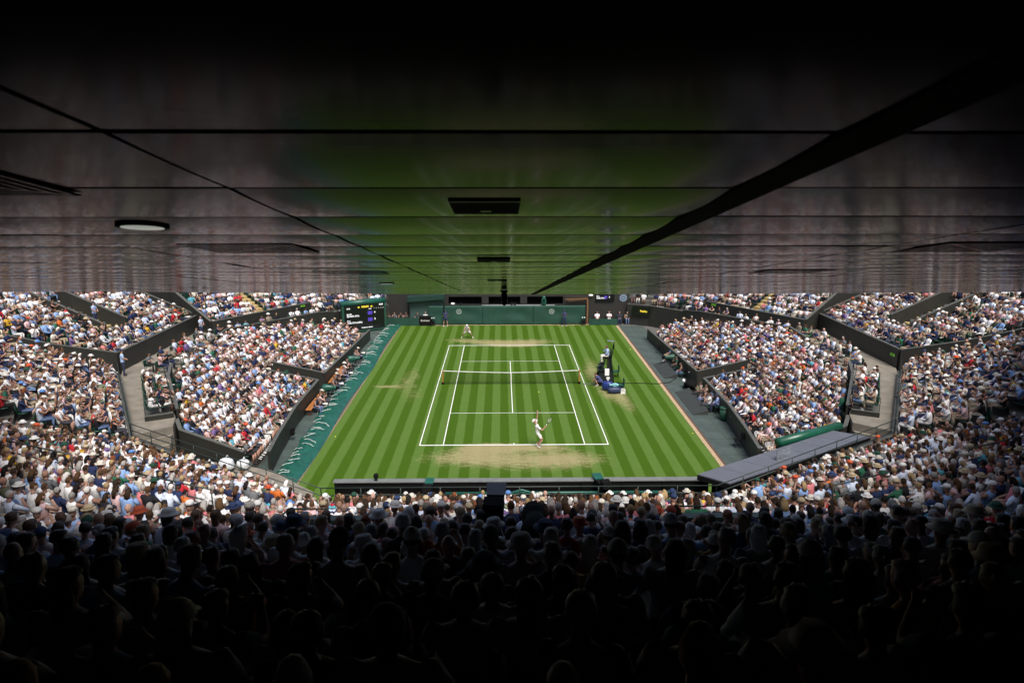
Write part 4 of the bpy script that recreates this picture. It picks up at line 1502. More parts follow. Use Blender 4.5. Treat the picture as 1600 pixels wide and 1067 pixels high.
HAIRM = {'short': [hair_mesh('short', i) for i in range(3)], 'full': [hair_mesh('full', 9)], 'long': [hair_mesh('long', i + 20) for i in range(3)], 'bun': [hair_mesh('bun', 33)]}
HATM = {'brim': hat_mesh('brim'), 'cap': hat_mesh('cap')}


def dress(o, J, hair, hcol, hat=None, hatcol=None):
    Rm = head_frame(J)
    parts = []
    if hair and not (hat == 'brim' and hair != 'long'):
        h = link('hair', random.choice(HAIRM[hair]), o)
        h.color = (*hcol, 1)
        parts.append(h)
    if hat:
        h = link('hat' if hat == 'brim' else 'cap', HATM[hat], o)
        h.color = (*hatcol, 1)
        parts.append(h)
    for h in parts:
        h.matrix_local = Matrix.Translation(J['head']) @ Rm.to_4x4()


# nearest spectators of the near stand
BODIES = []
for i in range(14):
    ps = POSES[i % 8]
    J = seated(**ps)
    Fg = figure(J, False, sleeves=('short', 'long', 'short', 'none')[i % 4], legs=('long', 'long', 'short')[i % 3], build=(1.0, 1.13, 0.9, 1.05, 0.95)[i % 5])
    BODIES.append((J, body_mesh(Fg, 0.019, 1500, [M_skins[(0, 1, 2, 1, 0, 4, 1, 2, 0, 3, 1, 0, 2, 1)[i]], M_cloth, M_trous[i % len(M_trous)], M_shoe_d if i % 2 else M_shoe_w])))
rows = {}
for v in indiv:
    rows.setdefault((v[4], v[5]), []).append(v)
maxk = max(v[5] for v in indiv)
BN = {'near0': 'far left block', 'near1': 'left block', 'near2': 'middle block', 'near3': 'right block', 'near4': 'far right block'}
for (blk, k), lst in rows.items():
    lst.sort(key=lambda v: v[7])
    for i, v in enumerate(lst):
        J, me = random.choice(BODIES)
        hc, hn, _ = pick(HAIRS)
        sc_, sn, _ = pick(SHIRTS)
        hat = random.choices([None, 'brim', 'cap'], weights=[85, 7, 8])[0]
        style = random.choices(['short', 'full', 'long', 'bun', None], weights=[42, 12, 32, 6, 8])[0]
        if hat and style in ('bun', 'full'): style = 'short'
        o = link('person', me)
        o.color = (*shade(sc_), 1)
        o.location = (v[0], v[1], v[2])
        o.rotation_euler = (random.gauss(0, 0.05), random.gauss(0, 0.07), v[3] + random.gauss(0, 0.2))
        s = random.uniform(0.92, 1.05)
        o.scale = (s, s, s)
        look = hn
        if hat:
            htc, htn, _ = pick(HATS)
            dress(o, J, style, shade(hc), hat, shade(htc))
            look = '%s-%s' % (htn.replace(' ', '-'), 'hatted' if hat == 'brim' else 'capped')
        else:
            dress(o, J, style, shade(hc))
            if style is None: look = 'bald'
            elif style == 'long': look = 'long ' + hn
        tag(o, '%s spectator in %s top, %s along the %s row down, %s' % (look, sn, ORD[i], ORD[maxk - k], BN[blk]), 'person', 'spectators in the shaded near rows')

SEATED_POOL = BODIES


def stand_joints(spread=0.12, arms='side', hgt=1.0):
    J = dict(hipL=(-0.095, 0, 0.92), hipR=(0.095, 0, 0.92), shL=(-0.185, 0, 1.42), shR=(0.185, 0, 1.42), neck=(0, 0, 1.51), head=(0, 0.03, 1.66), look=(0, 1, -0.05),
             knL=(-spread, 0.03, 0.5), knR=(spread, 0.03, 0.5), anL=(-spread * 1.15, 0, 0.09), anR=(spread * 1.15, 0, 0.09), toL=(-spread * 1.25, 0.17, 0.035), toR=(spread * 1.25, 0.17, 0.035))
    if arms == 'side':
        J.update(elL=(-0.25, -0.02, 1.14), elR=(0.25, -0.02, 1.14), wrL=(-0.26, 0.08, 0.9), wrR=(0.26, 0.08, 0.9))
    elif arms == 'back':
        J.update(elL=(-0.27, -0.1, 1.16), elR=(0.27, -0.1, 1.16), wrL=(-0.06, -0.2, 0.98), wrR=(0.06, -0.19, 0.98))
    elif arms == 'front':
        J.update(elL=(-0.25, 0.08, 1.15), elR=(0.25, 0.08, 1.15), wrL=(-0.07, 0.24, 1.08), wrR=(0.07, 0.24, 1.06))
    elif arms == 'camera':
        J.update(elL=(-0.25, 0.16, 1.22), elR=(0.25, 0.16, 1.22), wrL=(-0.1, 0.3, 1.45), wrR=(0.12, 0.3, 1.45))
    return {k: (tuple(q * hgt for q in v) if k != 'look' else v) for k, v in J.items()}


def person(label, J, loc, rz, shirt, legs_m, skin=0, sleeves='short', legs='long', hair='short', hcol=(0.03, 0.018, 0.01), hat=None, hatcol=None, shoes=None, voxel=0.02, target=2200, build=1.0, fingers=False, group=None):
    Fg = figure(J, False, sleeves=sleeves, legs=legs, build=build, fingers=fingers)
    me = body_mesh(Fg, voxel, target, [M_skins[skin], M_cloth, legs_m, shoes or M_shoe_d])
    o = link('person', me)
    o.color = (*shirt, 1)
    o.location = loc
    o.rotation_euler = (0, 0, rz)
    dress(o, J, hair, hcol, hat, hatcol)
    return tag(o, label, 'person', group)


def sitter(label, loc, rz, shirt, pose=0, hair='short', hcol=(0.03, 0.018, 0.01), hat=None, hatcol=None, drop=0.0, group=None):
    J, me = BODIES[pose % len(BODIES)]
    o = link('person', me)
    o.color = (*shirt, 1)
    o.location = (loc[0], loc[1], loc[2] - drop)
    o.rotation_euler = (0, 0, rz)
    dress(o, J, hair, hcol, hat, hatcol)
    return tag(o, label, 'person', group)


M_tw = mat('tennis_white_cloth', (0.82, 0.82, 0.82), 0.85, 0.05, 12)
M_navy = mat('navy_cloth', (0.020, 0.026, 0.075), 0.85, 0.1, 12)
M_cream = mat('cream_trousers', (0.72, 0.68, 0.60), 0.85, 0.05, 12)


def make_racket(label, loc, rz, grip, head_c, nrm):
    t = thing('tennis_racket', label, 'racket', loc, rz)
    g, h = Vector(grip), Vector(head_c)
    d = (h - g).normalized()
    n = Vector(nrm); n = (n - d * n.dot(d)).normalized()
    sd = d.cross(n)
    loop = [h + d * 0.165 * math.cos(a) + sd * 0.128 * math.sin(a) for a in [2 * math.pi * i / 24 for i in range(25)]]
    MB().tube(loop, 0.012, 6, cap=False).build('racket_frame', M_blackgloss, t, True)
    th = h - d * 0.165
    MB().tube([g + (th - g) * 0.45, th - d * 0.08], 0.012, 6).tube([th - d * 0.08, h - d * 0.13 + sd * 0.08], 0.009, 6).tube([th - d * 0.08, h - d * 0.13 - sd * 0.08], 0.009, 6).build('throat', M_blackgloss, t, True)
    MB().tube([g - d * 0.06, g + (th - g) * 0.5], 0.016, 8).build('handle', M_white, t, True)
    mb = MB()
    for i in range(-5, 6):
        u = i * 0.022
        L1 = 0.16 * math.sqrt(max(0, 1 - (u / 0.128) ** 2))
        mb.bar(h + sd * u - d * L1, h + sd * u + d * L1, 0.002, 0.002)
    for i in range(-6, 7):
        u = i * 0.024
        L1 = 0.124 * math.sqrt(max(0, 1 - (u / 0.165) ** 2))
        mb.bar(h + d * u - sd * L1, h + d * u + sd * L1, 0.002, 0.002)
    tag(mb.build('strings', M_white, t), kind='stuff')
    return t


# --- the server at the near baseline, tossing arm up
SV = (1.33, -12.30, 0)
Js = dict(hipL=(-0.01, 0.10, 0.90), hipR=(0.03, -0.09, 0.88), shL=(-0.08, 0.16, 1.42), shR=(0.00, -0.17, 1.32), neck=(-0.10, 0.0, 1.46), head=(-0.19, 0.03, 1.58), look=(0.45, 0.35, 0.8),
          elL=(-0.02, 0.22, 1.75), wrL=(0.0, 0.25, 2.02), elR=(0.25, -0.27, 1.14), wrR=(0.41, -0.22, 1.32),
          knL=(0.29, 0.14, 0.50), knR=(0.26, -0.10, 0.47), anL=(-0.03, 0.17, 0.13), anR=(0.02, -0.12, 0.13), toL=(0.13, 0.22, 0.035), toR=(0.17, -0.10, 0.035), handL=(0.02, 0.02, 1), handR=(0.6, 0.1, 0.6))
person('tennis player in all white serving at the near baseline, arm raised', Js, SV, 0, (0.83, 0.83, 0.83), M_tw, skin=0, legs='short', hair='short', hcol=(0.20, 0.08, 0.02), hat='cap', hatcol=(0.82, 0.82, 0.82), shoes=M_shoe_w, voxel=0.010, target=9000, build=0.92, fingers=True)
make_racket('tennis racket held out by the serving player', SV, 0, (0.46, -0.21, 1.39), (0.66, -0.17, 1.72), (0.3, -0.9, 0.1))
tag(MB().ball((1.385, -12.2, 3.30), 0.036, 10, 8).build('tennis_ball', mat('yellow_felt', (0.62, 0.70, 0.06), 0.9), None, True), 'yellow tennis ball tossed in the air above the server', 'ball')
for i, (x, y, lb) in enumerate(((10.82, -10.36, 'tennis ball lying on the lawn by the umpire side edging near baseline'), (10.75, 10.08, 'tennis ball lying on the lawn beyond the umpire chair'), (-10.66, -10.55, 'tennis ball lying on the lawn by the green cover'))):
    tag(MB().ball((x, y, 0.04), 0.04, 10, 8).build('tennis_ball', MATS['yellow_felt'], None, True), lb, 'ball')
# --- the receiver, crouched behind the far baseline
RC = (-3.98, 14.85, 0)
Jr = dict(hipL=(-0.12, -0.12, 0.66), hipR=(0.12, -0.12, 0.66), shL=(-0.20, 0.26, 1.10), shR=(0.20, 0.26, 1.10), neck=(0, 0.33, 1.16), head=(0, 0.44, 1.28), look=(0, 1, 0.1),
          elL=(-0.27, 0.42, 0.86), elR=(0.27, 0.42, 0.86), wrL=(-0.07, 0.60, 0.80), wrR=(0.07, 0.62, 0.78), knL=(-0.37, 0.18, 0.46), knR=(0.37, 0.18, 0.46), anL=(-0.50, -0.02, 0.10), anR=(0.50, -0.02, 0.10), toL=(-0.58, 0.14, 0.035), toR=(0.58, 0.14, 0.035))
person('tennis player in white crouching to receive behind the far baseline', Jr, RC, math.pi, (0.83, 0.83, 0.84), M_tw, skin=1, legs='short', sleeves='none', hair='short', hcol=(0.05, 0.02, 0.01), hat='cap', hatcol=(0.8, 0.8, 0.8), shoes=M_shoe_w, voxel=0.012, target=7000, fingers=True)
make_racket('tennis racket held by the crouching receiver', RC, math.pi, (0.03, 0.66, 0.80), (-0.16, 0.95, 0.90), (0.1, 0.2, 1))
# --- ball kids
for x, lb, ln in ((-6.45, 'ball boy in navy standing before the far backdrop with bare legs', 'short'), (5.75, 'ball girl in navy with long trousers standing before the far backdrop', 'long')):
    person(lb, stand_joints(0.17, 'back', 0.96), (x, 20.05, 0), math.pi, (0.035, 0.045, 0.13), M_navy, skin=0, legs=ln, hair='short', hat='cap', hatcol=(0.02, 0.03, 0.09), shoes=M_shoe_w, voxel=0.018, target=2500, build=0.9)
Jc = dict(hipL=(-0.10, -0.12, 0.33), hipR=(0.10, -0.12, 0.33), shL=(-0.17, 0.18, 0.72), shR=(0.17, 0.18, 0.72), neck=(0, 0.26, 0.78), head=(0, 0.36, 0.88), look=(0, 1, 0.05), elL=(-0.22, 0.34, 0.5), elR=(0.22, 0.34, 0.5), wrL=(-0.1, 0.5, 0.34), wrR=(0.1, 0.5, 0.34),
          knL=(-0.16, 0.30, 0.42), knR=(0.15, 0.24, 0.10), anL=(-0.15, 0.12, 0.09), anR=(0.15, -0.18, 0.10), toL=(-0.15, 0.30, 0.035), toR=(0.15, -0.04, 0.03))
person('ball kid in navy crouching at the foot of the umpire chair', Jc, (6.55, -0.55, 0), R(75), (0.05, 0.06, 0.17), M_navy, skin=0, legs='short', hair='short', hcol=(0.06, 0.03, 0.015), shoes=M_shoe_w, voxel=0.015, target=3000)

# --- umpire chair, facing the net
UC = thing('umpire_chair', 'tall dark green umpire chair with steps beside the net', 'chair', (7.05, 0.05, 0), 0)
M_uc = mat('umpire_chair_green', (0.008, 0.013, 0.011), 0.45, 0.15, 4)
for sy in (-1, 1):
    MB().bar((0.55, sy * 0.62, 0), (0.30, sy * 0.34, 2.05), 0.09, 0.09).build('rear_leg', M_uc, UC)
    MB().bar((-0.75, sy * 0.62, 0), (-0.12, sy * 0.34, 1.98), 0.09, 0.09).build('front_leg', M_uc, UC)
    MB().hexa([(-0.66, sy * 0.625 - 0.02, 0.12), (0.52, sy * 0.625 - 0.02, 0.12), (0.52, sy * 0.625 + 0.02, 0.12), (-0.66, sy * 0.625 + 0.02, 0.12), (-0.40, sy * 0.52 - 0.02, 0.95), (0.43, sy * 0.52 - 0.02, 0.95), (0.43, sy * 0.52 + 0.02, 0.95), (-0.40, sy * 0.52 + 0.02, 0.95)]).build('side_panel', M_uc, UC)
MB().box(-0.72, 0.60, -0.70, 0.70, 0.0, 0.10).build('base', M_uc, UC)
MB().hexa([(-0.64, -0.58, 0.101), (0.48, -0.58, 0.101), (0.48, 0.58, 0.101), (-0.64, 0.58, 0.101), (-0.36, -0.47, 1.05), (0.40, -0.47, 1.05), (0.40, 0.47, 1.05), (-0.36, 0.47, 1.05)]).build('lower_cabinet', M_uc, UC)
MB().hexa([(0.12, -0.36, 1.051), (0.36, -0.36, 1.051), (0.36, 0.36, 1.051), (0.12, 0.36, 1.051), (0.10, -0.30, 1.97), (0.30, -0.30, 1.97), (0.30, 0.30, 1.97), (0.10, 0.30, 1.97)]).build('upper_cabinet', M_uc, UC)
for k in range(5):
    t = (k + 0.6) / 5.6
    MB().box(-0.80 + 0.62 * t, -0.58 + 0.62 * t, -0.40 + 0.1 * t, 0.40 - 0.1 * t, 1.9 * t, 1.9 * t + 0.04).build('step', M_uc, UC)
MB().box(-0.55, -0.15, -0.38, 0.38, 1.42, 1.47).build('foot_platform', M_uc, UC)
MB().box(-0.62, -0.10, -0.60, 0.60, 1.12, 1.17).build('side_table', M_uc, UC)
MB().box(-0.16, 0.36, -0.32, 0.32, 1.98, 2.06).build('seat', M_black, UC)
MB().box(0.32, 0.38, -0.32, 0.32, 2.061, 2.62).build('backrest', M_uc, UC)
for sy in (-1, 1):
    MB().box(-0.14, 0.315, sy * 0.35 - 0.03, sy * 0.35 + 0.03, 2.24, 2.29).build('armrest', M_uc, UC)
pl_ = MB().tube([(0.42, 0.33, 1.3), (0.62, 0.36, 3.15)], 0.025, 8).build('parasol_pole', M_blackgloss, UC, True)
MB().tube([(0.56, 0.35, 2.5), (0.585, 0.352, 2.7), (0.62, 0.36, 3.05)], [0.03, 0.075, 0.03], 8).build('folded_parasol', M_black, pl_, True)
MB().hexa([(0.1, 0.15, 3.2), (0.64, 0.15, 3.14), (0.64, 0.55, 3.14), (0.1, 0.55, 3.2), (0.1, 0.15, 3.22), (0.64, 0.15, 3.16), (0.64, 0.55, 3.16), (0.1, 0.55, 3.22)]).build('light_panel', M_metal, pl_)
em = [(0, -0.15), (0.10, -0.05), (0.14, 0.06), (0.10, 0.13), (0.04, 0.10), (0, 0.16), (-0.04, 0.10), (-0.10, 0.13), (-0.14, 0.06), (-0.10, -0.05)]
MB().add([(0.10 + u, -0.5725 - 0.1 * (0.10 + 0.0) - 0.03 + 0.125 * (q), 0.55 + q) for u, q in em] , [tuple(range(10))]).build('emblem', M_white, UC)
Ju = seated(lean=0.12, arms='face', look=(0.1, 1, -0.35))
person('chair umpire in pale blue blazer and cream trousers on the tall chair', Ju, (7.05 + 0.12, 0.05, 1.62), R(90), (0.42, 0.52, 0.78), M_cream, skin=1, sleeves='long', hair='short', hcol=(0.10, 0.06, 0.03), shoes=M_shoe_d, voxel=0.015, target=4000)
tw = thing('towel', 'white towel hanging from the umpire chair table', 'towel', (7.0, 0.05, 0))
MB().hexa([(-0.1, -0.66, 0.80), (0.22, -0.66, 0.80), (0.22, -0.63, 0.80), (-0.1, -0.63, 0.80), (-0.1, -0.63, 1.25), (0.22, -0.63, 1.25), (0.22, -0.60, 1.25), (-0.1, -0.60, 1.25)]).build('towel_cloth', M_white, tw)
MB().box(-0.1, 0.22, -0.60, -0.45, 1.255, 1.275).build('towel_fold', M_white, tw)


def player_chair(label, loc, rz):
    t = thing('player_chair', label, 'chair', loc, rz)
    MB().box(-0.26, 0.26, -0.25, 0.25, 0.42, 0.47).build('seat', M_greenpaint, t)
    MB().box(-0.26, 0.26, -0.29, -0.25, 0.471, 0.92).build('backrest', M_greenpaint, t)
    for x in (-0.23, 0.23):
        for y in (-0.22, 0.22):
            MB().box(x - 0.02, x + 0.02, y - 0.02, y + 0.02, 0, 0.42).build('leg', M_uc, t)
    return t


player_chair('dark green player chair on the far side of umpire chair', (8.05, 1.7, 0), R(90))
player_chair('dark green player chair beside the heaped tennis bags', (7.85, -1.75, 0), R(90))


def bag(label, loc, rz, L_, W_, H_, m, seed):
    rr = random.Random(seed)
    t = thing('tennis_bag', label, 'bag', loc, rz)
    n = 9
    pts = [(0, -L_ / 2 + L_ * i / (n - 1), H_ * 0.5) for i in range(n)]
    vs, fs = [], []
    for i, p in enumerate(pts):
        k = math.sin(math.pi * (0.12 + 0.76 * i / (n - 1))) ** 0.45
        for j in range(12):
            a_ = 2 * math.pi * j / 12
            ca, sa = math.cos(a_), math.sin(a_)
            sq = (abs(ca) ** 3 + abs(sa) ** 3) ** (-1 / 3)
            vs.append((ca * sq * W_ / 2 * k * rr.uniform(0.93, 1.05), p[1], max(0.005, H_ / 2 + sa * sq * H_ / 2 * k * rr.uniform(0.93, 1.05))))
    for i in range(n - 1):
        for j in range(12):
            fs.append((i * 12 + j, i * 12 + (j + 1) % 12, (i + 1) * 12 + (j + 1) % 12, (i + 1) * 12 + j))
    fs += [tuple(range(11, -1, -1)), tuple((n - 1) * 12 + j for j in range(12))]
    MB().add(vs, fs).build('bag_body', m, t, True)
    MB().tube([(0, -L_ * 0.25, H_ * 0.97), (0, -L_ * 0.12, H_ * 1.2), (0, L_ * 0.12, H_ * 1.2), (0, L_ * 0.25, H_ * 0.97)], 0.02, 6).build('carry_handle', M_black, t, True)
    MB().box(W_ * 0.45, W_ * 0.56, -L_ * 0.3, L_ * 0.3, H_ * 0.25, H_ * 0.7).build('side_pocket', m, t)
    return t


M_bagblue = mat('blue_bag_nylon', (0.012, 0.030, 0.17), 0.5, 0.2, 6)
M_bagnavy = mat('navy_bag_nylon', (0.02, 0.032, 0.085), 0.5, 0.2, 6)
bag('bright blue tennis bag standing by the umpire chair', (6.95, -1.75, 0), R(70), 0.75, 0.5, 0.75, M_bagblue, 1)
bag('large navy tennis bag lying beside the blue one', (7.35, -2.35, 0), R(95), 0.95, 0.55, 0.5, M_bagnavy, 2)
bag('second navy tennis bag behind the blue one', (7.75, -1.3, 0), R(60), 0.8, 0.4, 0.42, M_bagnavy, 3)
tb = thing('towel', 'pale turquoise towel thrown over the tennis bags', 'towel', (7.35, -2.0, 0.5))
mb = MB()
vs, fs = [], []
for j in range(7):
    for i in range(9):
        vs.append((-0.32 + 0.08 * i, -0.2 + 0.07 * j, 0.10 * math.sin(i * 0.9 + j) * 0.5 + 0.12 - 0.25 * abs(j - 3) / 3 * 0.5))
for j in range(6):
    for i in range(8):
        p = j * 9 + i
        fs.append((p, p + 1, p + 10, p + 9))
tbo = MB().add(vs, fs).build('towel_cloth', mat('turquoise_towel', (0.18, 0.42, 0.44), 0.9, 0.1, 20, 0.5, 80), tb, True)
tbo.modifiers.new('thickness', 'SOLIDIFY').thickness = 0.02
cr = thing('drinks_crate', 'white slatted drinks crate at the end of the bags', 'crate', (7.95, -2.4, 0))
cr.scale = (0.8, 0.8, 0.8)
MB().box(-0.2, 0.2, -0.15, 0.15, 0.0, 0.05).build('crate_bottom', M_white, cr)
for i in range(4):
    MB().box(-0.2, 0.2, -0.16, -0.145, 0.06 + 0.1 * i, 0.12 + 0.1 * i).build('slat', M_white, cr)
    MB().box(-0.2, 0.2, 0.145, 0.16, 0.06 + 0.1 * i, 0.12 + 0.1 * i).build('slat', M_white, cr)
for x in (-0.19, 0.19):
    for y in (-0.135, 0.135):
        MB().box(x - 0.015, x + 0.015, y - 0.009, y + 0.009, 0.05, 0.46).build('corner_post', M_white, cr)
tag(MB().tube([(7.5, 0.1, 0.02), (8.6, 0.0, 0.02), (9.66, -0.02, 0.02), (11.0, -0.2, 0.03), (11.9, 0.1, 0.03), (12.6, 1.1, 0.03), (12.95, 1.9, 0.03)], 0.028, 6).build('cable', M_black, None, True), 'black cable running from the umpire chair across the lawn', 'cable')
tag(MB().box(5.25, 6.3, -0.22, -0.06, 0.004, 0.03).build('cable_cover', mat('grey_rubber', (0.10, 0.11, 0.10), 0.7), None), 'grey cable ramp between net post and umpire chair', 'cable ramp')

# ------------------------------------------------------------------ far end of the court
M_far = mat('dark_brown_grey_wall', (0.019, 0.0175, 0.016), 0.6, 0.15, 1.0)
fw = thing('far_end_wall', 'dark wall across the far end behind the green backdrop', 'wall')
MB().box(-12.6, -6.2, 21.3, 21.5, 0, 5.5).build('wall_panel', M_far, fw)
MB().box(5.7, 12.6, 21.3, 21.5, 0, 5.5).build('wall_panel', M_far, fw)
MB().box(-6.2, 5.7, 21.3, 21.5, 0, 2.05).build('wall_panel', M_far, fw)
MB().box(-6.2, 5.7, 21.3, 21.5, 2.85, 5.5).build('wall_panel', M_far, fw)
MB().box(-6.3, 5.8, 22.6, 22.7, 1.5, 3.2).build('recess_back', M_black, fw)
MB().box(-6.2, 5.7, 21.5, 22.6, 1.9, 1.98).build('recess_floor', M_black, fw)
for x in (-2.4, 1.6):
    MB().box(x - 0.35, x + 0.35, 21.32, 21.46, 2.051, 2.849).build('recess_pier', M_far, fw)
MB().box(-2.7, 4.8, 20.62, 20.95, 1.97, 2.03).build('pale_ledge', mat('pale_ledge', (0.42, 0.44, 0.46), 0.6), fw)
bd = thing('backdrop', 'green canvas backdrop with round emblems at the far end', 'backdrop')
for x0, x1 in ((-8.2, -2.68), (-2.66, 2.54), (2.56, 7.95)):
    vs, fs = [], []
    nxx, nzz = 60, 14
    for j in range(nzz + 1):
        for i in range(nxx + 1):
            x = x0 + (x1 - x0) * i / nxx
            z = 0.03 + 1.97 * j / nzz
            sag = math.sin(math.pi * (i / nxx)) * 0.03
            y = 20.60 - 0.02 * math.sin(x * 2.1 + z) * math.sin(math.pi * j / nzz) - 0.025 * math.sin(x * 1.3 + 2.6 * z) * math.sin(math.pi * j / nzz) - sag * math.sin(z * 4)
            vs.append((x, y, z))
    for j in range(nzz):
        for i in range(nxx):
            p = j * (nxx + 1) + i
            fs.append((p, p + 1, p + nxx + 2, p + nxx + 1))
    o = MB().add(vs, fs).build('canvas_panel', M_canvas, bd, True)
    o.modifiers.new('thickness', 'SOLIDIFY').thickness = 0.012
MB().tube([(-8.2, 20.62, 2.02), (7.95, 20.62, 2.02)], 0.03, 8).build('top_rail', M_greenpaint, bd, True)
MB().box(-8.3, -8.2, 20.5, 20.7, 0, 2.1).box(7.95, 8.05, 20.5, 20.7, 0, 2.1)
M_emb = mat('pale_emblem_print', (0.42, 0.48, 0.45), 0.8)


def emblem(x, z, y, r, m1, parent, m2=None):
    """club roundel: ring, inner ring and crossed strokes"""
    def ring(ra, rb, yy, m, nm):
        vs, fs = [], []
        n = 36
        for i in range(n):
            a_ = 2 * math.pi * i / n
            vs += [(x + ra * math.cos(a_), yy, z + ra * math.sin(a_)), (x + rb * math.cos(a_), yy, z + rb * math.sin(a_))]
        for i in range(n):
            fs.append((2 * i, 2 * i + 1, (2 * i + 3) % (2 * n), (2 * i + 2) % (2 * n)))
        MB().add(vs, fs).build(nm, m, parent)
    if m2:
        MB().lathe((x, y, z), [(r * 1.12, 0), (r * 1.12, 0.02)], 36, axis=(0, 1, 0)).build('emblem_disc', m2, parent)
        y -= 0.004
    ring(r * 0.86, r, y, m1, 'emblem_ring')
    ring(r * 0.58, r * 0.66, y, m1, 'emblem_ring')
    for s in (-1, 1):
        MB().bar((x - s * r * 0.4, y, z - r * 0.4), (x + s * r * 0.34, y - 0.0015 * (s + 1), z + r * 0.34), r * 0.10, 0.002, up=(0, 1, 0)).build('emblem_racket', m1, parent)
    MB().ball((x, y - 0.004, z + r * 0.02), (r * 0.16, 0.003, r * 0.16), 10, 6).build('emblem_ball', m1, parent)


emblem(-5.1, 1.43, 20.50, 0.27, M_emb, bd)
emblem(4.46, 1.42, 20.50, 0.27, M_emb, bd)
# shelter and low green screens left of the backdrop
sh = thing('shelter', 'green roofed shelter with teal back panel at the far end', 'shelter')
MB().hexa([(-10.35, 20.4, 2.45), (-6.55, 20.4, 2.72), (-6.55, 21.25, 2.72), (-10.35, 21.25, 2.45), (-10.35, 20.4, 2.95), (-6.55, 20.4, 3.15), (-6.55, 21.25, 3.2), (-10.35, 21.25, 3.0)]).build('roof', mat('dark_green_roof', (0.008, 0.035, 0.028), 0.5), sh)
MB().box(-10.2, -6.6, 21.1, 21.2, 0.0, 2.6).build('back_panel', mat('teal_grey_panel', (0.040, 0.085, 0.075), 0.6, 0.12, 2), sh)
for x in (-10.28, -6.62):
    MB().box(x - 0.05, x + 0.05, 20.45, 20.55, 0, 2.46).build('post', M_black, sh)
ls = thing('low_screen', 'low green canvas screen before the photographers at far end', 'screen')
for x0, x1 in ((-12.9, -11.9), (-11.88, -10.3), (-10.28, -9.2)):
    MB().box(x0, x1, 20.34, 20.39, 0.02, 0.86).build('screen_panel', M_canvas, ls)
rs = thing('low_screen', 'low green canvas screen before the seated officials at far end', 'screen')
for x0, x1 in ((8.35, 9.9), (9.92, 11.3)):
    MB().box(x0, x1, 20.34, 20.39, 0.02, 0.66).build('screen_panel', M_canvas, rs)
dk = thing('desk', 'black lettered desk in front of the shelter', 'desk')
MB().box(-9.17, -7.95, 20.3, 20.85, 0, 0.95).build('desk_body', M_black, dk)
MB().box(-9.2, -7.92, 20.27, 20.88, 0.951, 0.985).build('desk_top', M_blackgloss, dk)
M_lit = mat('white_lettering', (0.85, 0.85, 0.83), 0.6)
text('Emirates', 0.26, M_lit, dk, (-8.56, 20.293, 0.55), (R(90), 0, 0), 'CENTER')
sitter('official in white shirt and tie seated behind the black desk', (-8.6, 21.0, 0.0), math.pi, (0.80, 0.80, 0.82), 0, hcol=(0.3, 0.28, 0.26))
for i, (x, c) in enumerate(((-12.4, (0.03, 0.03, 0.035)), (-11.8, (0.10, 0.10, 0.11)), (-11.1, (0.02, 0.02, 0.025)), (-10.6, (0.06, 0.05, 0.05)), (-9.45, (0.03, 0.04, 0.04)))):
    nm = ['at the scoreboard end', 'second from the scoreboard', 'third from the scoreboard', 'next to the shelter post', 'inside the shelter beside the desk'][i]
    sitter('dark clad photographer behind the low green screen, ' + nm, (x, 21.02, 0.0), math.pi + random.uniform(-0.3, 0.1), c, (6, 4, 3, 6, 0)[i], hcol=(0.05, 0.03, 0.02), group='photographers at the far end')
for i, (x, c, hx, lb) in enumerate(((9.25, (0.78, 0.80, 0.86), (0.03, 0.02, 0.015), 'official in white shirt and dark tie beside the wooden frame'), (10.5, (0.78, 0.76, 0.76), (0.15, 0.08, 0.04), 'official in white top with folded arms behind low screen'),
                                    (11.55, (0.02, 0.022, 0.04), (0.2, 0.18, 0.16), 'man in dark suit seated at the corner of the lawn'), (12.35, (0.26, 0.22, 0.15), (0.3, 0.28, 0.25), 'person in khaki top seated in the far corner'))):
    sitter(lb, (x, 21.0, 0.0), math.pi, c, (0, 2, 1, 3)[i], hcol=hx)
    ch = player_chair('green chair %s' % ('under the official with the dark tie', 'under the official with folded arms', 'under the man in dark suit', 'under the person in khaki top')[i], (x, 20.97, 0), math.pi)
M_brownwood = mat('brown_timber', (0.17, 0.085, 0.035), 0.6, 0.25, 5)
wfm = thing('wooden_frame', 'brown timber frame with slanting beam at the backdrop end', 'frame')
MB().box(8.12, 8.27, 20.75, 20.9, 0, 2.62).build('post', M_brownwood, wfm)
MB().bar((5.9, 20.83, 2.62), (8.2, 20.83, 2.70), 0.12, 0.12).build('beam', M_brownwood, wfm)
MB().bar((6.0, 20.83, 2.95), (8.4, 20.83, 2.9), 0.10, 0.05).build('upper_beam', mat('dark_timber', (0.06, 0.04, 0.03), 0.6), wfm)
MB().bar((6.2, 20.84, 2.45), (7.9, 20.84, 2.60), 0.05, 0.05).build('brace', M_brownwood, wfm)
for (x, lb) in ((-7.75, 'drinks stand with white cups beside the bare legged ball boy'), (7.75, 'drinks stand with white top beside the wooden frame')):
    t = thing('drinks_stand', lb, 'stand', (x, 20.25, 0))
    MB().box(-0.22, 0.22, -0.18, 0.18, 0.74, 0.78).build('table_top', M_greenpaint, t)
    for a_ in (-1, 1):
        MB().bar((a_ * 0.2, -0.15, 0), (a_ * 0.1, 0.0, 0.739), 0.04, 0.04).build('leg', M_blackgloss, t)
    for q in (-0.12, 0.1):
        MB().lathe((q, 0, 0.781), [(0.05, 0), (0.075, 0.06), (0.05, 0.09)], 12).build('cup', M_white, t, True)
    MB().box(-0.15, 0.15, -0.1, 0.1, 0.12, 0.5).build('cooler', M_black, t)
cvr = thing('covered_camera', 'television camera under teal cover on the far wall ledge', 'camera', (3.66, 20.8, 2.03))
MB().lathe((0, 0, 0), [(0.24, 0), (0.27, 0.3), (0.24, 0.62), (0.17, 0.78), (0.19, 0.88), (0.05, 0.98)], 12).build('cover', M_tarp, cvr, True)
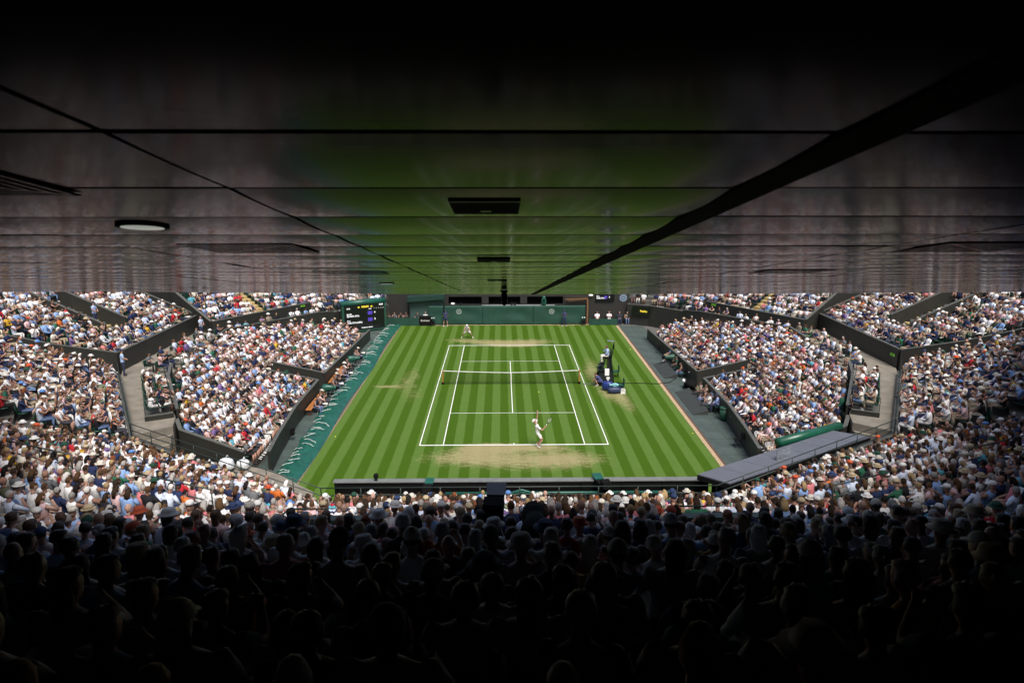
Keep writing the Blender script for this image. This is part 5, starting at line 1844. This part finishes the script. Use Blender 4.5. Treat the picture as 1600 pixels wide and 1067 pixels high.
MB().box(-0.1, 0.1, -0.42, -0.2, 0.5, 0.66).build('lens', M_black, cvr)
wb = thing('floodlight', 'white box light on the far wall ledge near the shelter', 'light', (-5.74, 20.85, 2.0))
MB().lathe((-0.16, 0, 0.19), [(0.08, 0), (0.12, 0.04), (0.12, 0.3), (0.08, 0.34)], 12, axis=(1, 0, 0)).build('housing', M_white, wb, True)
MB().box(-0.02, 0.02, -0.02, 0.02, 0, 0.09).build('stem', M_black, wb)
for i, x in enumerate((-4.9, -0.4, 0.35, 0.7)):
    t = thing('remote_camera', 'small dark remote camera on the far ledge, %s from the shelter' % ORD[i], 'camera', (x, 20.8, 2.035))
    MB().lathe((0, 0, 0), [(0.09, 0), (0.09, 0.08), (0.04, 0.1), (0.04, 0.16)], 12).build('mount', M_blackgloss, t, True)
    MB().box(-0.07, 0.07, -0.14, 0.12, 0.161, 0.30).build('camera_body', M_black, t)
    MB().lathe((0, -0.14, 0.23), [(0.05, 0), (0.055, 0.08)], 10, axis=(0, -1, 0)).build('lens', M_glassdark, t, True)
dm = thing('dome_light', 'white dome lamp on the wall above the wooden frame', 'lamp', (8.55, 21.25, 2.98))
MB().ball((0, -0.08, 0), (0.24, 0.16, 0.13), 16, 8).build('dome', M_white, dm, True)
MB().box(-0.1, 0.1, 0.0, 0.05, -0.05, 0.1).build('bracket', M_black, dm)
sc2 = thing('score_screen', 'small dark score screen on the wall beside the roundel', 'screen', (0, 0, 0))
MB().box(9.05, 11.0, 21.15, 21.29, 2.35, 3.05).build('screen_panel', M_glassdark, sc2)
M_led = mat('led_white', (0.85, 0.86, 0.9), 0.5, emit=0.35)
M_ledy = mat('led_yellow', (0.90, 0.68, 0.05), 0.5, emit=0.4)
M_ledp = mat('led_purple', (0.060, 0.035, 0.33), 0.5, emit=0.35)
text('Ben', 0.20, M_led, sc2, (9.15, 21.143, 2.88), (R(90), 0, 0), bold=0.006)
text('SHELTON', 0.20, M_led, sc2, (9.15, 21.143, 2.68), (R(90), 0, 0), bold=0.006)
MB().box(9.95, 10.25, 21.14, 21.149, 2.62, 2.92).build('score_box', M_ledp, sc2)
text('3', 0.24, M_led, sc2, (10.42, 21.143, 2.78), (R(90), 0, 0), bold=0.006)
rd = thing('roundel', 'purple and green club roundel on the far wall', 'emblem')
emblem(11.95, 2.68, 21.26, 0.36, mat('pale_teal_print', (0.30, 0.50, 0.45), 0.7), rd, mat('purple_print', (0.055, 0.03, 0.16), 0.6))

# ------------------------------------------------------------------ big scoreboard at the far corner
BL, BR_ = Vector((-16.15, 16.45, 0)), Vector((-12.25, 18.6, 0))
ux = (BR_ - BL).normalized()
ang_b = math.atan2(ux.y, ux.x)
WB = (BR_ - BL).length
sbd = thing('scoreboard', 'large black scoreboard in green housing at the far corner', 'scoreboard', BL, ang_b)
HB = 2.95
MB().box(0, WB, 0, 0.55, 0.12, HB).build('housing', M_greenpaint, sbd)
MB().lathe((0, 0.24, HB), [(0.30, 0), (0.30, WB)], 18, axis=(1, 0, 0)).build('rolled_top', M_tarp, sbd, True)
MB().box(0.22, WB - 0.2, -0.03, -0.001, 0.30, HB - 0.12).build('display', M_glassdark, sbd)
for x in (0.3, WB - 0.3):
    MB().box(x - 0.08, x + 0.08, 0.1, 0.4, 0, 0.119).build('foot', M_black, sbd)
rx = (R(90), 0, 0)


def bt(s, u, v, size, m, al='LEFT', b=0.006):
    text(s, size, m, sbd, (0.22 + u * (WB - 0.42), -0.034, HB - 0.12 - v * (HB - 0.42)), rx, al, bold=b)


bt('4:16', 0.06, 0.14, 0.20, M_led)
bt('ROLEX', 0.52, 0.11, 0.23, M_ledy, 'CENTER', 0.010)
bt('0:33', 0.97, 0.07, 0.22, M_led, 'RIGHT')
bt('GAMES', 0.64, 0.21, 0.09, M_led, 'CENTER')
for i in range(5):
    bt('12345'[i], 0.745 + 0.057 * i, 0.20, 0.09, M_led, 'CENTER')
for v, a_, b_, dg in ((0.36, 'Jannik', 'SINNER (ITA)', '4'), (0.62, 'Ben', 'SHELTON (USA)', '3')):
    bt(a_, 0.06, v, 0.20, M_led)
    bt(b_, 0.06, v + 0.085, 0.21, M_led)
    bt(dg, 0.755, v, 0.24, M_led, 'CENTER', 0.010)
    x0 = 0.22 + 0.58 * (WB - 0.42)
    z0 = HB - 0.12 - v * (HB - 0.42)
    MB().box(x0, x0 + 0.46, -0.036, -0.031, z0 - 0.19, z0 + 0.15).build('score_box', M_ledp, sbd)
bt("Gentlemen's Singles", 0.55, 0.93, 0.14, M_led, 'CENTER')
for u in (0.36, 0.68):       # crown emblems
    cx, cz = 0.22 + u * (WB - 0.42), HB - 0.12 - 0.11 * (HB - 0.42)
    cr_ = [(-0.07, -0.08), (0.07, -0.08), (0.11, 0.07), (0.05, 0.0), (0.0, 0.1), (-0.05, 0.0), (-0.11, 0.07)]
    MB().add([(cx + p, -0.034, cz + q) for p, q in cr_], [(0, 1, 2, 3), (0, 3, 4, 5), (0, 5, 6)]).build('crown_emblem', M_ledy, sbd)
# dark screen on the opposite balcony wall
p0, p1 = Vector((12.75, 20.55, 0)), Vector((14.3, 19.8, 0))
dv = (p1 - p0).normalized()
sc3 = thing('wall_screen', 'black screen with yellow word on the balcony wall opposite the scoreboard', 'screen', p0 + Vector((-0.02, -0.13, 0)), math.atan2(dv.y, dv.x))
MB().box(0.05, 1.9, -0.05, 0.02, 1.05, 2.0).build('screen_panel', M_glassdark, sc3)
text('Replay', 0.28, M_ledy, sc3, (1.25, -0.056, 1.55), rx, 'CENTER', bold=0.006)
M_exit = mat('exit_sign_green', (0.10, 0.30, 0.02), 0.5, emit=0.3)
for i, (x, y, z, rz, lb) in enumerate(((-19.2, 13.85, 3.35, R(56.3), 'small green EXIT plate on the far corner wall behind the box row'), (19.2, 13.85, 3.35, R(-56.3), 'small green EXIT plate on the far corner wall, umpire side'), (25.94, -4.5, 3.35, R(-90), 'small green EXIT plate at the raised stand corner, umpire side'))):
    t = thing('exit_sign', lb, 'sign', (x, y, z), rz)
    MB().box(-0.25, 0.25, -0.13, -0.115, -0.09, 0.09).build('plate', M_exit, t)
    text('EXIT', 0.14, mat('sign_dark', (0.02, 0.03, 0.01), 0.6), t, (0, -0.134, 0), rx, 'CENTER')

# ------------------------------------------------------------------ photographers' pits beside the court
for i, (y0, y1, lb) in enumerate(((-0.9, 3.6, 'long orange brown wooden bench beyond the gangway'), (-6.9, -2.9, 'orange brown wooden bench on the near side of the gangway'))):
    t = thing('bench', lb, 'bench')
    for q in (0, 1):
        MB().box(-13.42 + 0.2 * q, -13.24 + 0.2 * q, y0, y1, 0.42, 0.46).build('seat_plank', M_wood, t)
    for y in (y0 + 0.2, (y0 + y1) / 2, y1 - 0.2):
        MB().box(-13.4, -13.05, y - 0.04, y + 0.04, 0.0, 0.419).build('leg', mat('dark_timber', (0.06, 0.04, 0.03), 0.6), t)
PIT = [(-12.95, -6.2, (0.02, 0.024, 0.05), 'navy jacket', 3, None), (-12.75, -5.6, (0.55, 0.40, 0.36), 'dusty pink top', 4, None), (-12.85, -4.9, (0.05, 0.05, 0.05), 'black vest', 6, 'cap'), (-12.9, -1.7, (0.10, 0.09, 0.09), 'charcoal vest', 3, None),
       (-12.8, -0.9, (0.06, 0.05, 0.05), 'dark brown vest', 6, 'cap'), (-12.9, 0.1, (0.12, 0.11, 0.11), 'grey vest', 4, 'cap'), (-12.8, 1.0, (0.30, 0.22, 0.24), 'mauve shirt', 3, None), (-12.85, 2.0, (0.70, 0.68, 0.66), 'white shirt', 6, 'brim'), (-12.85, 3.1, (0.04, 0.04, 0.05), 'black shirt', 4, None), (-12.8, 5.9, (0.25, 0.20, 0.17), 'brown shirt', 6, None), (-12.9, 6.7, (0.05, 0.05, 0.06), 'dark grey shirt', 3, 'cap')]
for i, (x, y, c, cn, ps, hat) in enumerate(PIT):
    sitter('photographer in %s seated by the green cover, %s from the near end' % (cn, ORD[i]), (x, y, 0.0), R(-90) + random.uniform(-0.4, 0.4), c, ps, hcol=(0.06, 0.035, 0.02), hat=hat, hatcol=(0.6, 0.58, 0.52), drop=0.12, group='photographers on the bench side')
    st = thing('folding_stool', 'low stool under the photographer in %s' % cn, 'stool', (x, y, 0))
    MB().box(-0.17, 0.17, -0.17, 0.17, 0.26, 0.30).build('stool_seat', M_black, st)
    for a_ in (-1, 1):
        MB().bar((a_ * 0.15, -0.15, 0.0), (a_ * 0.15, 0.15, 0.259), 0.02, 0.02).build('leg', M_metal, st)
        MB().bar((a_ * 0.12, 0.15, 0.0), (a_ * 0.12, -0.15, 0.259), 0.02, 0.02).build('leg', M_metal, st)
    if ps in (6, 3):
        lc = thing('long_lens_camera', 'long lens camera held by the photographer in %s' % cn, 'camera', (x + 0.42, y, 0.90 if ps == 6 else 0.62), R(-90))
        MB().box(-0.08, 0.08, -0.05, 0.05, -0.06, 0.06).build('camera_body', M_black, lc)
        MB().lathe((0, 0.05, 0), [(0.04, 0), (0.05, 0.15), (0.07, 0.17), (0.075, 0.34)], 12, axis=(0, 1, 0)).build('lens', M_white if i % 3 == 0 else M_black, lc, True)


def covered_camera(label, loc, rz, m=None):
    t = thing('covered_camera', label, 'camera', loc, rz)
    for a_ in range(3):
        an = R(90 + 120 * a_)
        MB().bar((0.4 * math.cos(an), 0.4 * math.sin(an), 0), (0, 0, 0.62), 0.04, 0.04).build('tripod_leg', M_blackgloss, t)
    vs, fs = [], []
    rr = random.Random(len(label))
    for j in range(10):
        u = j / 9
        for i in range(12):
            a_ = 2 * math.pi * i / 12
            hh = 0.20 + 0.05 * math.sin(u * 6) + rr.uniform(-0.02, 0.02)
            zz = 0.80 + math.sin(a_) * hh * (1.0 if math.sin(a_) > 0 else 1.5 - 0.6 * u)
            vs.append((math.cos(a_) * (0.20 + 0.06 * math.sin(5 * u + 1)), -0.45 + 0.95 * u, zz))
    for j in range(9):
        for i in range(12):
            fs.append((j * 12 + i, j * 12 + (i + 1) % 12, (j + 1) * 12 + (i + 1) % 12, (j + 1) * 12 + i))
    fs += [tuple(range(11, -1, -1)), tuple(108 + i for i in range(12))]
    MB().add(vs, fs).build('rain_cover', m or M_tarp, t, True)
    MB().lathe((0, 0.48, 0.80), [(0.11, 0), (0.13, 0.22)], 14, axis=(0, 1, 0)).build('lens', M_black, t, True)
    return t


covered_camera('teal covered camera on tripod past the gangway, by the cover', (-12.65, 4.6, 0), R(-80))
covered_camera('teal covered camera on tripod at the gangway mouth', (-12.75, -3.2, 0), R(-95))
covered_camera('green covered camera on tripod on the umpire side walkway', (13.0, 4.6, 0), R(100), M_greenpaint)
# umpire side
for i, (x, y, c, cn, ps, hat, dr) in enumerate(((13.35, 6.1, (0.33, 0.45, 0.80), 'pale blue blazer', 0, None, 0.0), (13.2, 3.4, (0.02, 0.06, 0.045), 'dark green jacket', 4, None, 0.12), (13.25, 1.6, (0.015, 0.015, 0.018), 'black t-shirt', 3, None, 0.14),
                                                (13.15, -3.6, (0.30, 0.26, 0.22), 'taupe shirt', 4, None, 0.12), (13.45, -4.1, (0.42, 0.30, 0.24), 'tan shirt', 6, None, 0.12), (13.2, -4.8, (0.05, 0.05, 0.06), 'dark shirt', 3, None, 0.12), (13.5, -5.2, (0.35, 0.42, 0.55), 'grey blue shirt', 2, 'cap', 0.12), (13.1, -6.0, (0.75, 0.75, 0.75), 'white shirt with black straps', 6, None, 0.12), (13.5, -6.55, (0.35, 0.46, 0.80), 'bright blue blazer', 1, 'cap', 0.0))):
    J, _ = BODIES[ps]
    sitter('person in %s seated along the umpire side wall' % cn, (x, y, 0.0), R(90) + random.uniform(-0.3, 0.3), c, ps, hcol=(0.04, 0.025, 0.015), hat=hat, hatcol=(0.03, 0.05, 0.12), drop=dr)
    player_chair('low chair under the person in %s' % cn, (x, y, -0.0 if dr == 0 else -0.0), R(90)).scale = (1, 1, 0.98 if dr == 0 else 0.72)
bn = thing('litter_bin', 'dark green cylindrical bin against the umpire side wall', 'bin', (13.45, -8.0, 0))
MB().lathe((0, 0, 0.0), [(0.25, 0), (0.28, 0.78)], 20).build('bin_body', M_greenpaint, bn, True)
MB().lathe((0, 0, 0.781), [(0.30, 0), (0.30, 0.06), (0.26, 0.10), (0.05, 0.12)], 20).build('bin_lid', M_greenpaint, bn, True)
hb = thing('equipment_heap', 'black bag bulging on a low trolley by the umpire side steps', 'bag', (13.0, -1.5, 0))
hm = MB().ball((0, 0, 0.36), (0.42, 0.66, 0.28), 18, 12)
hm.v = [(x * (1 + 0.1 * math.sin(7 * y + 3 * z)), y, max(0.1, z + 0.10 * math.sin(9 * x + 7 * y))) for x, y, z in hm.v]
hm.build('bag_body', M_black, hb, True)
MB().box(-0.4, 0.4, -0.6, 0.6, 0.04, 0.099).build('trolley', M_blackgloss, hb)
MB().ball((-0.38, 0.35, 0.55), (0.12, 0.16, 0.14), 10, 7).build('white_bundle', M_white, hb, True)
hv = thing('vest', 'lime yellow bib lying on the umpire side steps', 'bib', (13.55, -2.4, 0.34))
MB().hexa([(-0.25, -0.12, 0), (0.2, -0.15, 0.0), (0.22, 0.12, 0.02), (-0.22, 0.14, 0.03), (-0.22, -0.1, 0.07), (0.18, -0.12, 0.09), (0.2, 0.1, 0.1), (-0.2, 0.12, 0.06)]).build('vest_cloth', mat('lime_cloth', (0.55, 0.75, 0.03), 0.8), hv, True)
stp = thing('timber_steps', 'pale timber steps at the umpire side gangway', 'steps', (13.75, -2.0, 0))
for k in range(3):
    MB().box(-0.35 + 0.22 * k, 0.6, -0.7, 0.55, 0.1 * k + 0.002, 0.1 * k + 0.1).build('step', M_conc, stp)
for (y0, y1, lb) in ((-7.0, -2.2, 'dark sloping board along the photographers, umpire side'), (1.2, 5.2, 'dark sloping board in front of the green covered camera')):
    t = thing('ramp_board', lb, 'ramp')
    MB().hexa([(11.75, y0, 0.005), (12.75, y0, 0.005), (12.75, y1, 0.005), (11.75, y1, 0.005), (11.75, y0, 0.03), (12.75, y0, 0.34), (12.75, y1, 0.34), (11.75, y1, 0.03)]).build('board', mat('charcoal_board', (0.030, 0.036, 0.034), 0.8, 0.2, 3), t)
lone = thing('folding_chair', 'empty black folding chair by the wall near the grey canopy', 'chair', (12.85, -12.4, 0), R(80))
MB().box(-0.22, 0.22, -0.2, 0.2, 0.43, 0.46).build('seat', M_black, lone)
MB().box(-0.22, 0.22, -0.25, -0.21, 0.5, 0.85).build('backrest', M_black, lone)
for x in (-0.2, 0.2):
    MB().bar((x, -0.24, 0.84), (x, 0.2, 0), 0.025, 0.025).build('leg', M_blackgloss, lone)
    MB().bar((x * 0.86, 0.18, 0.43), (x * 0.86, -0.22, 0), 0.025, 0.025).build('leg', M_blackgloss, lone)
for (x, y, z, lb) in ((-13.05, -11.0, 0.55, 'black speaker box on the wall beside the cover'), (13.0, 8.7, 0.55, 'black speaker box on the umpire side wall'), (-13.2, 9.2, 0.5, 'black speaker box at the far end of the cover side wall')):
    t = thing('loudspeaker', lb, 'speaker', (x, y, z))
    MB().box(-0.1, 0.1, -0.16, 0.16, -0.2, 0.2).build('cabinet', M_black, t)
    MB().lathe((-math.copysign(0.101, x) , 0, -0.05), [(0.1, 0), (0.1, 0.01)], 14, axis=(-1 if x > 0 else 1, 0, 0)).build('grille', M_blackgloss, t, True)
# white bags on the lower walk
for i, (x, y, sz, lb) in enumerate(((-14.6, -16.9, 0.42, 'large white sack on the lower walkway by the end wall'), (-13.8, -16.8, 0.34, 'smaller white sack nearer the court on the lower walkway'), (-15.5, -16.9, 0.3, 'grey white sack at the stairs end of the lower walkway'))):
    t = thing('sack', lb, 'sack', (x, y, 0.76))
    bmx = MB().ball((0, 0, sz * 0.8), (sz, sz * 0.85, sz * 0.8), 16, 10)
    bmx.v = [(px * (1 + 0.12 * math.sin(5 * pz / sz + i)), py * (1 + 0.1 * math.sin(4 * px / sz)), max(0.0, pz)) for px, py, pz in bmx.v]
    bmx.build('sack_body', mat('white_plastic', (0.62, 0.66, 0.68), 0.45, 0.1, 4, 0.3, 10), t, True)
    MB().tube([(0, 0, sz * 1.52), (0.03, 0, sz * 1.7), (0.1, 0.02, sz * 1.85)], [0.05, 0.03, 0.07], 8).build('knot', MATS['white_plastic'], t, True)
# stewards standing on the concourse
person('steward in pale blue shirt standing at the far corner passage', stand_joints(0.10, 'front'), (-24.75, 4.9, 2.5), R(-100), (0.50, 0.60, 0.82), M_trous[1], hat=None, hcol=(0.03, 0.02, 0.01), sleeves='short')
person('steward in blue shirt and cap at the raised stand corner', stand_joints(0.10, 'front'), (-25.3, -5.85, 2.5), R(-60), (0.38, 0.52, 0.78), M_trous[1], hat='cap', hatcol=(0.02, 0.03, 0.08), sleeves='short')
person('steward in blue shirt and cap in the raised stand stairway', stand_joints(0.10, 'front'), (-29.6, -0.9, 4.75), R(-90), (0.38, 0.50, 0.78), M_trous[1], hat='cap', hatcol=(0.02, 0.03, 0.08), sleeves='short')

# ------------------------------------------------------------------ near end: backdrop seen from behind, camera pit, grey canopy
nb = thing('near_backdrop', 'long dark near end screen with grey ledge and rails', 'screen')
MB().box(-8.2, 8.6, -20.92, -20.82, 0.02, 1.93).build('screen_board', M_black, nb)
MB().box(-8.25, 8.65, -20.98, -20.62, 1.931, 1.975).build('ledge', mat('grey_ledge', (0.16, 0.17, 0.165), 0.5, 0.15, 2), nb)
for z, y in ((1.74, -21.05), (1.5, -21.25), (1.2, -21.4)):
    MB().tube([(-8.15, y, z), (8.5, y, z)], 0.022, 6).build('rail', M_cap, nb, True)
for k in range(10):
    x = -8.1 + k * 1.83
    MB().box(x - 0.03, x + 0.03, -21.0, -20.925, 0.02, 1.92).build('upright', M_black, nb)
MB().tube([(-3.2, -21.5, 1.66), (6.9, -21.5, 1.66)], 0.06, 10).build('teal_pipe', M_tarp, nb, True)
MB().tube([(-7.6, -22.5, 1.15), (7.6, -22.5, 1.15)], 0.03, 8).build('rail', M_rail, nb, True)
MB().box(-8.2, 8.6, -23.7, -20.98, 0.0, 0.4).build('pit_floor', M_tread, nb)
for x in (-5.9, -4.95, -3.3, 6.95):
    MB().bar((x, -22.2, 0.4), (x + 0.12, -22.2, 1.75), 0.07, 0.07).build('stanchion', M_cap, nb)
arch = thing('pipe_arch', 'teal curved cable boom in the near camera pit', 'boom')
MB().tube([(-0.45, -21.8, 1.6), (-0.2, -21.75, 1.82), (0.15, -21.75, 1.92), (0.5, -21.75, 1.82), (0.7, -21.8, 1.55)], 0.05, 8).build('boom_arm', M_tarp, arch, True)
MB().box(-0.7, -0.4, -21.9, -21.7, 1.5, 1.7).build('boom_head', M_white, arch)


def tv_camera(label, loc, rz, hood, s=1.0):
    t = thing('television_camera', label, 'camera', loc, rz)
    t.scale = (s, s, s)
    MB().lathe((0, 0, 0), [(0.28, 0), (0.24, 0.05), (0.09, 0.1), (0.08, 0.95), (0.14, 1.0)], 14).build('pedestal', M_blackgloss, t, True)
    MB().box(-0.14, 0.14, -0.25, 0.2, 1.001, 1.36).build('camera_body', M_black, t)
    MB().box(-0.16, 0.16, 0.2, 0.72, 1.02, 1.36).build('lens_box', M_black, t)
    MB().hexa([(-0.17, 0.5, 1.361), (0.17, 0.5, 1.361), (0.19, 0.98, 1.361), (-0.19, 0.98, 1.361), (-0.17, 0.5, 1.40), (0.17, 0.5, 1.40), (0.19, 0.98, 1.43), (-0.19, 0.98, 1.43)]).build('lens_hood', hood, t)
    MB().hexa([(-0.17, -0.42, 1.37), (0.17, -0.42, 1.37), (0.17, -0.05, 1.37), (-0.17, -0.05, 1.37), (-0.17, -0.36, 1.62), (0.17, -0.36, 1.62), (0.17, -0.02, 1.62), (-0.17, -0.02, 1.62)]).build('viewfinder', M_black, t)
    for a_ in (-1, 1):
        MB().tube([(a_ * 0.13, -0.2, 1.08), (a_ * 0.26, -0.6, 0.98)], 0.018, 6).build('pan_bar', M_blackgloss, t, True)
    return t


tv_camera('television camera with teal hood in the near pit, manned by a dark clad operator', (-3.95, -21.75, 0.55), 0, M_tarp, 1.05)
person('camera operator in black behind the teal hooded camera in the pit', stand_joints(0.12, 'camera'), (-3.8, -22.5, 0.4), 0, (0.02, 0.02, 0.03), M_trous[4], sleeves='long', hcol=(0.25, 0.22, 0.2), voxel=0.02)
tv_camera('unmanned television camera with bright teal hood in the near pit', (3.75, -21.7, 0.62), R(12), M_tarp, 1.1)
cw = thing('ball_camera', 'round black microphone ball on the near ledge', 'microphone', (-6.35, -20.8, 1.975))
MB().lathe((0, 0, 0), [(0.03, 0), (0.03, 0.09), (0.10, 0.13), (0.12, 0.22), (0.09, 0.31), (0.02, 0.34)], 14).build('foam_ball', M_black, cw, True)
MB().box(-0.06, 0.06, -0.06, 0.06, -0.0005, 0.02).build('foot', M_black, cw)
tv_camera('tall boxy television camera on the stand platform', (-0.86, -38.0, 8.05), R(-3), mat('grey_hood', (0.07, 0.07, 0.07), 0.5), 1.0)
hc = covered_camera('big camera draped in black on the stand platform', (-0.08, -37.9, 8.15), R(2), mat('black_rain_cover', (0.008, 0.012, 0.010), 0.9, 0.3, 4, spec=0.1))
hc.scale = (1.25, 1.0, 1.1)
# grey canopy on the umpire side corner
cn = thing('canopy', 'flat blue grey canopy roof at the near corner, umpire side', 'canopy')
cpoly = [(7.9, -21.5), (16.3, -16.35), (17.75, -17.25), (9.0, -22.45)]
MB().prism(cpoly, 2.30, 2.5).build('roof_slab', M_roofblue, cn)
MB().prism([(8.6, -21.35), (15.9, -16.85), (16.4, -17.2), (9.3, -21.9)], 0.76, 2.299).build('dark_fascia', M_black, cn)
mbx = MB()
for p, q in zip(cpoly, cpoly[1:] + cpoly[:1]):
    mbx.bar((p[0], p[1], 2.34), (q[0], q[1], 2.34), 0.06, 0.22)
mbx.build('edge_trim', M_black, cn)
for k in range(1, 7):
    t = k / 7
    pa_, pb_ = Vector((*cpoly[0], 2.503)).lerp(Vector((*cpoly[1], 2.503)), t), Vector((*cpoly[3], 2.503)).lerp(Vector((*cpoly[2], 2.503)), t)
    MB().bar(pa_, pb_, 0.035, 0.012).build('roof_seam', M_roofblue, cn)
gp = MB().hexa([(11.9, -20.15, 2.505), (12.8, -19.6, 2.505), (12.78, -19.57, 2.505), (11.88, -20.12, 2.505), (11.9, -20.15, 3.0), (12.8, -19.6, 3.0), (12.78, -19.57, 3.0), (11.88, -20.12, 3.0)])
mg = mat('clear_glass', (0.85, 0.9, 0.9), 0.05)
mg.node_tree.nodes['Principled BSDF'].inputs['Transmission Weight'].default_value = 0.9
gp.build('glass_screen', mg, cn)
rl = thing('rolled_awning', 'green half round awning roll behind the grey canopy', 'awning')
a0, a1 = Vector((12.85, -17.95, 2.5)), Vector((16.9, -15.75, 2.5))
MB().tube([a0, a1], 0.24, 20).build('roll', mat('glossy_green_roll', (0.008, 0.085, 0.05), 0.3, 0.1, 2), rl, True)
MB().bar(a0 + Vector((0, 0, -0.27)), a1 + Vector((0, 0, -0.27)), 0.3, 0.1).build('roll_support', M_black, rl)

bpy.data.scenes.remove(WORK)
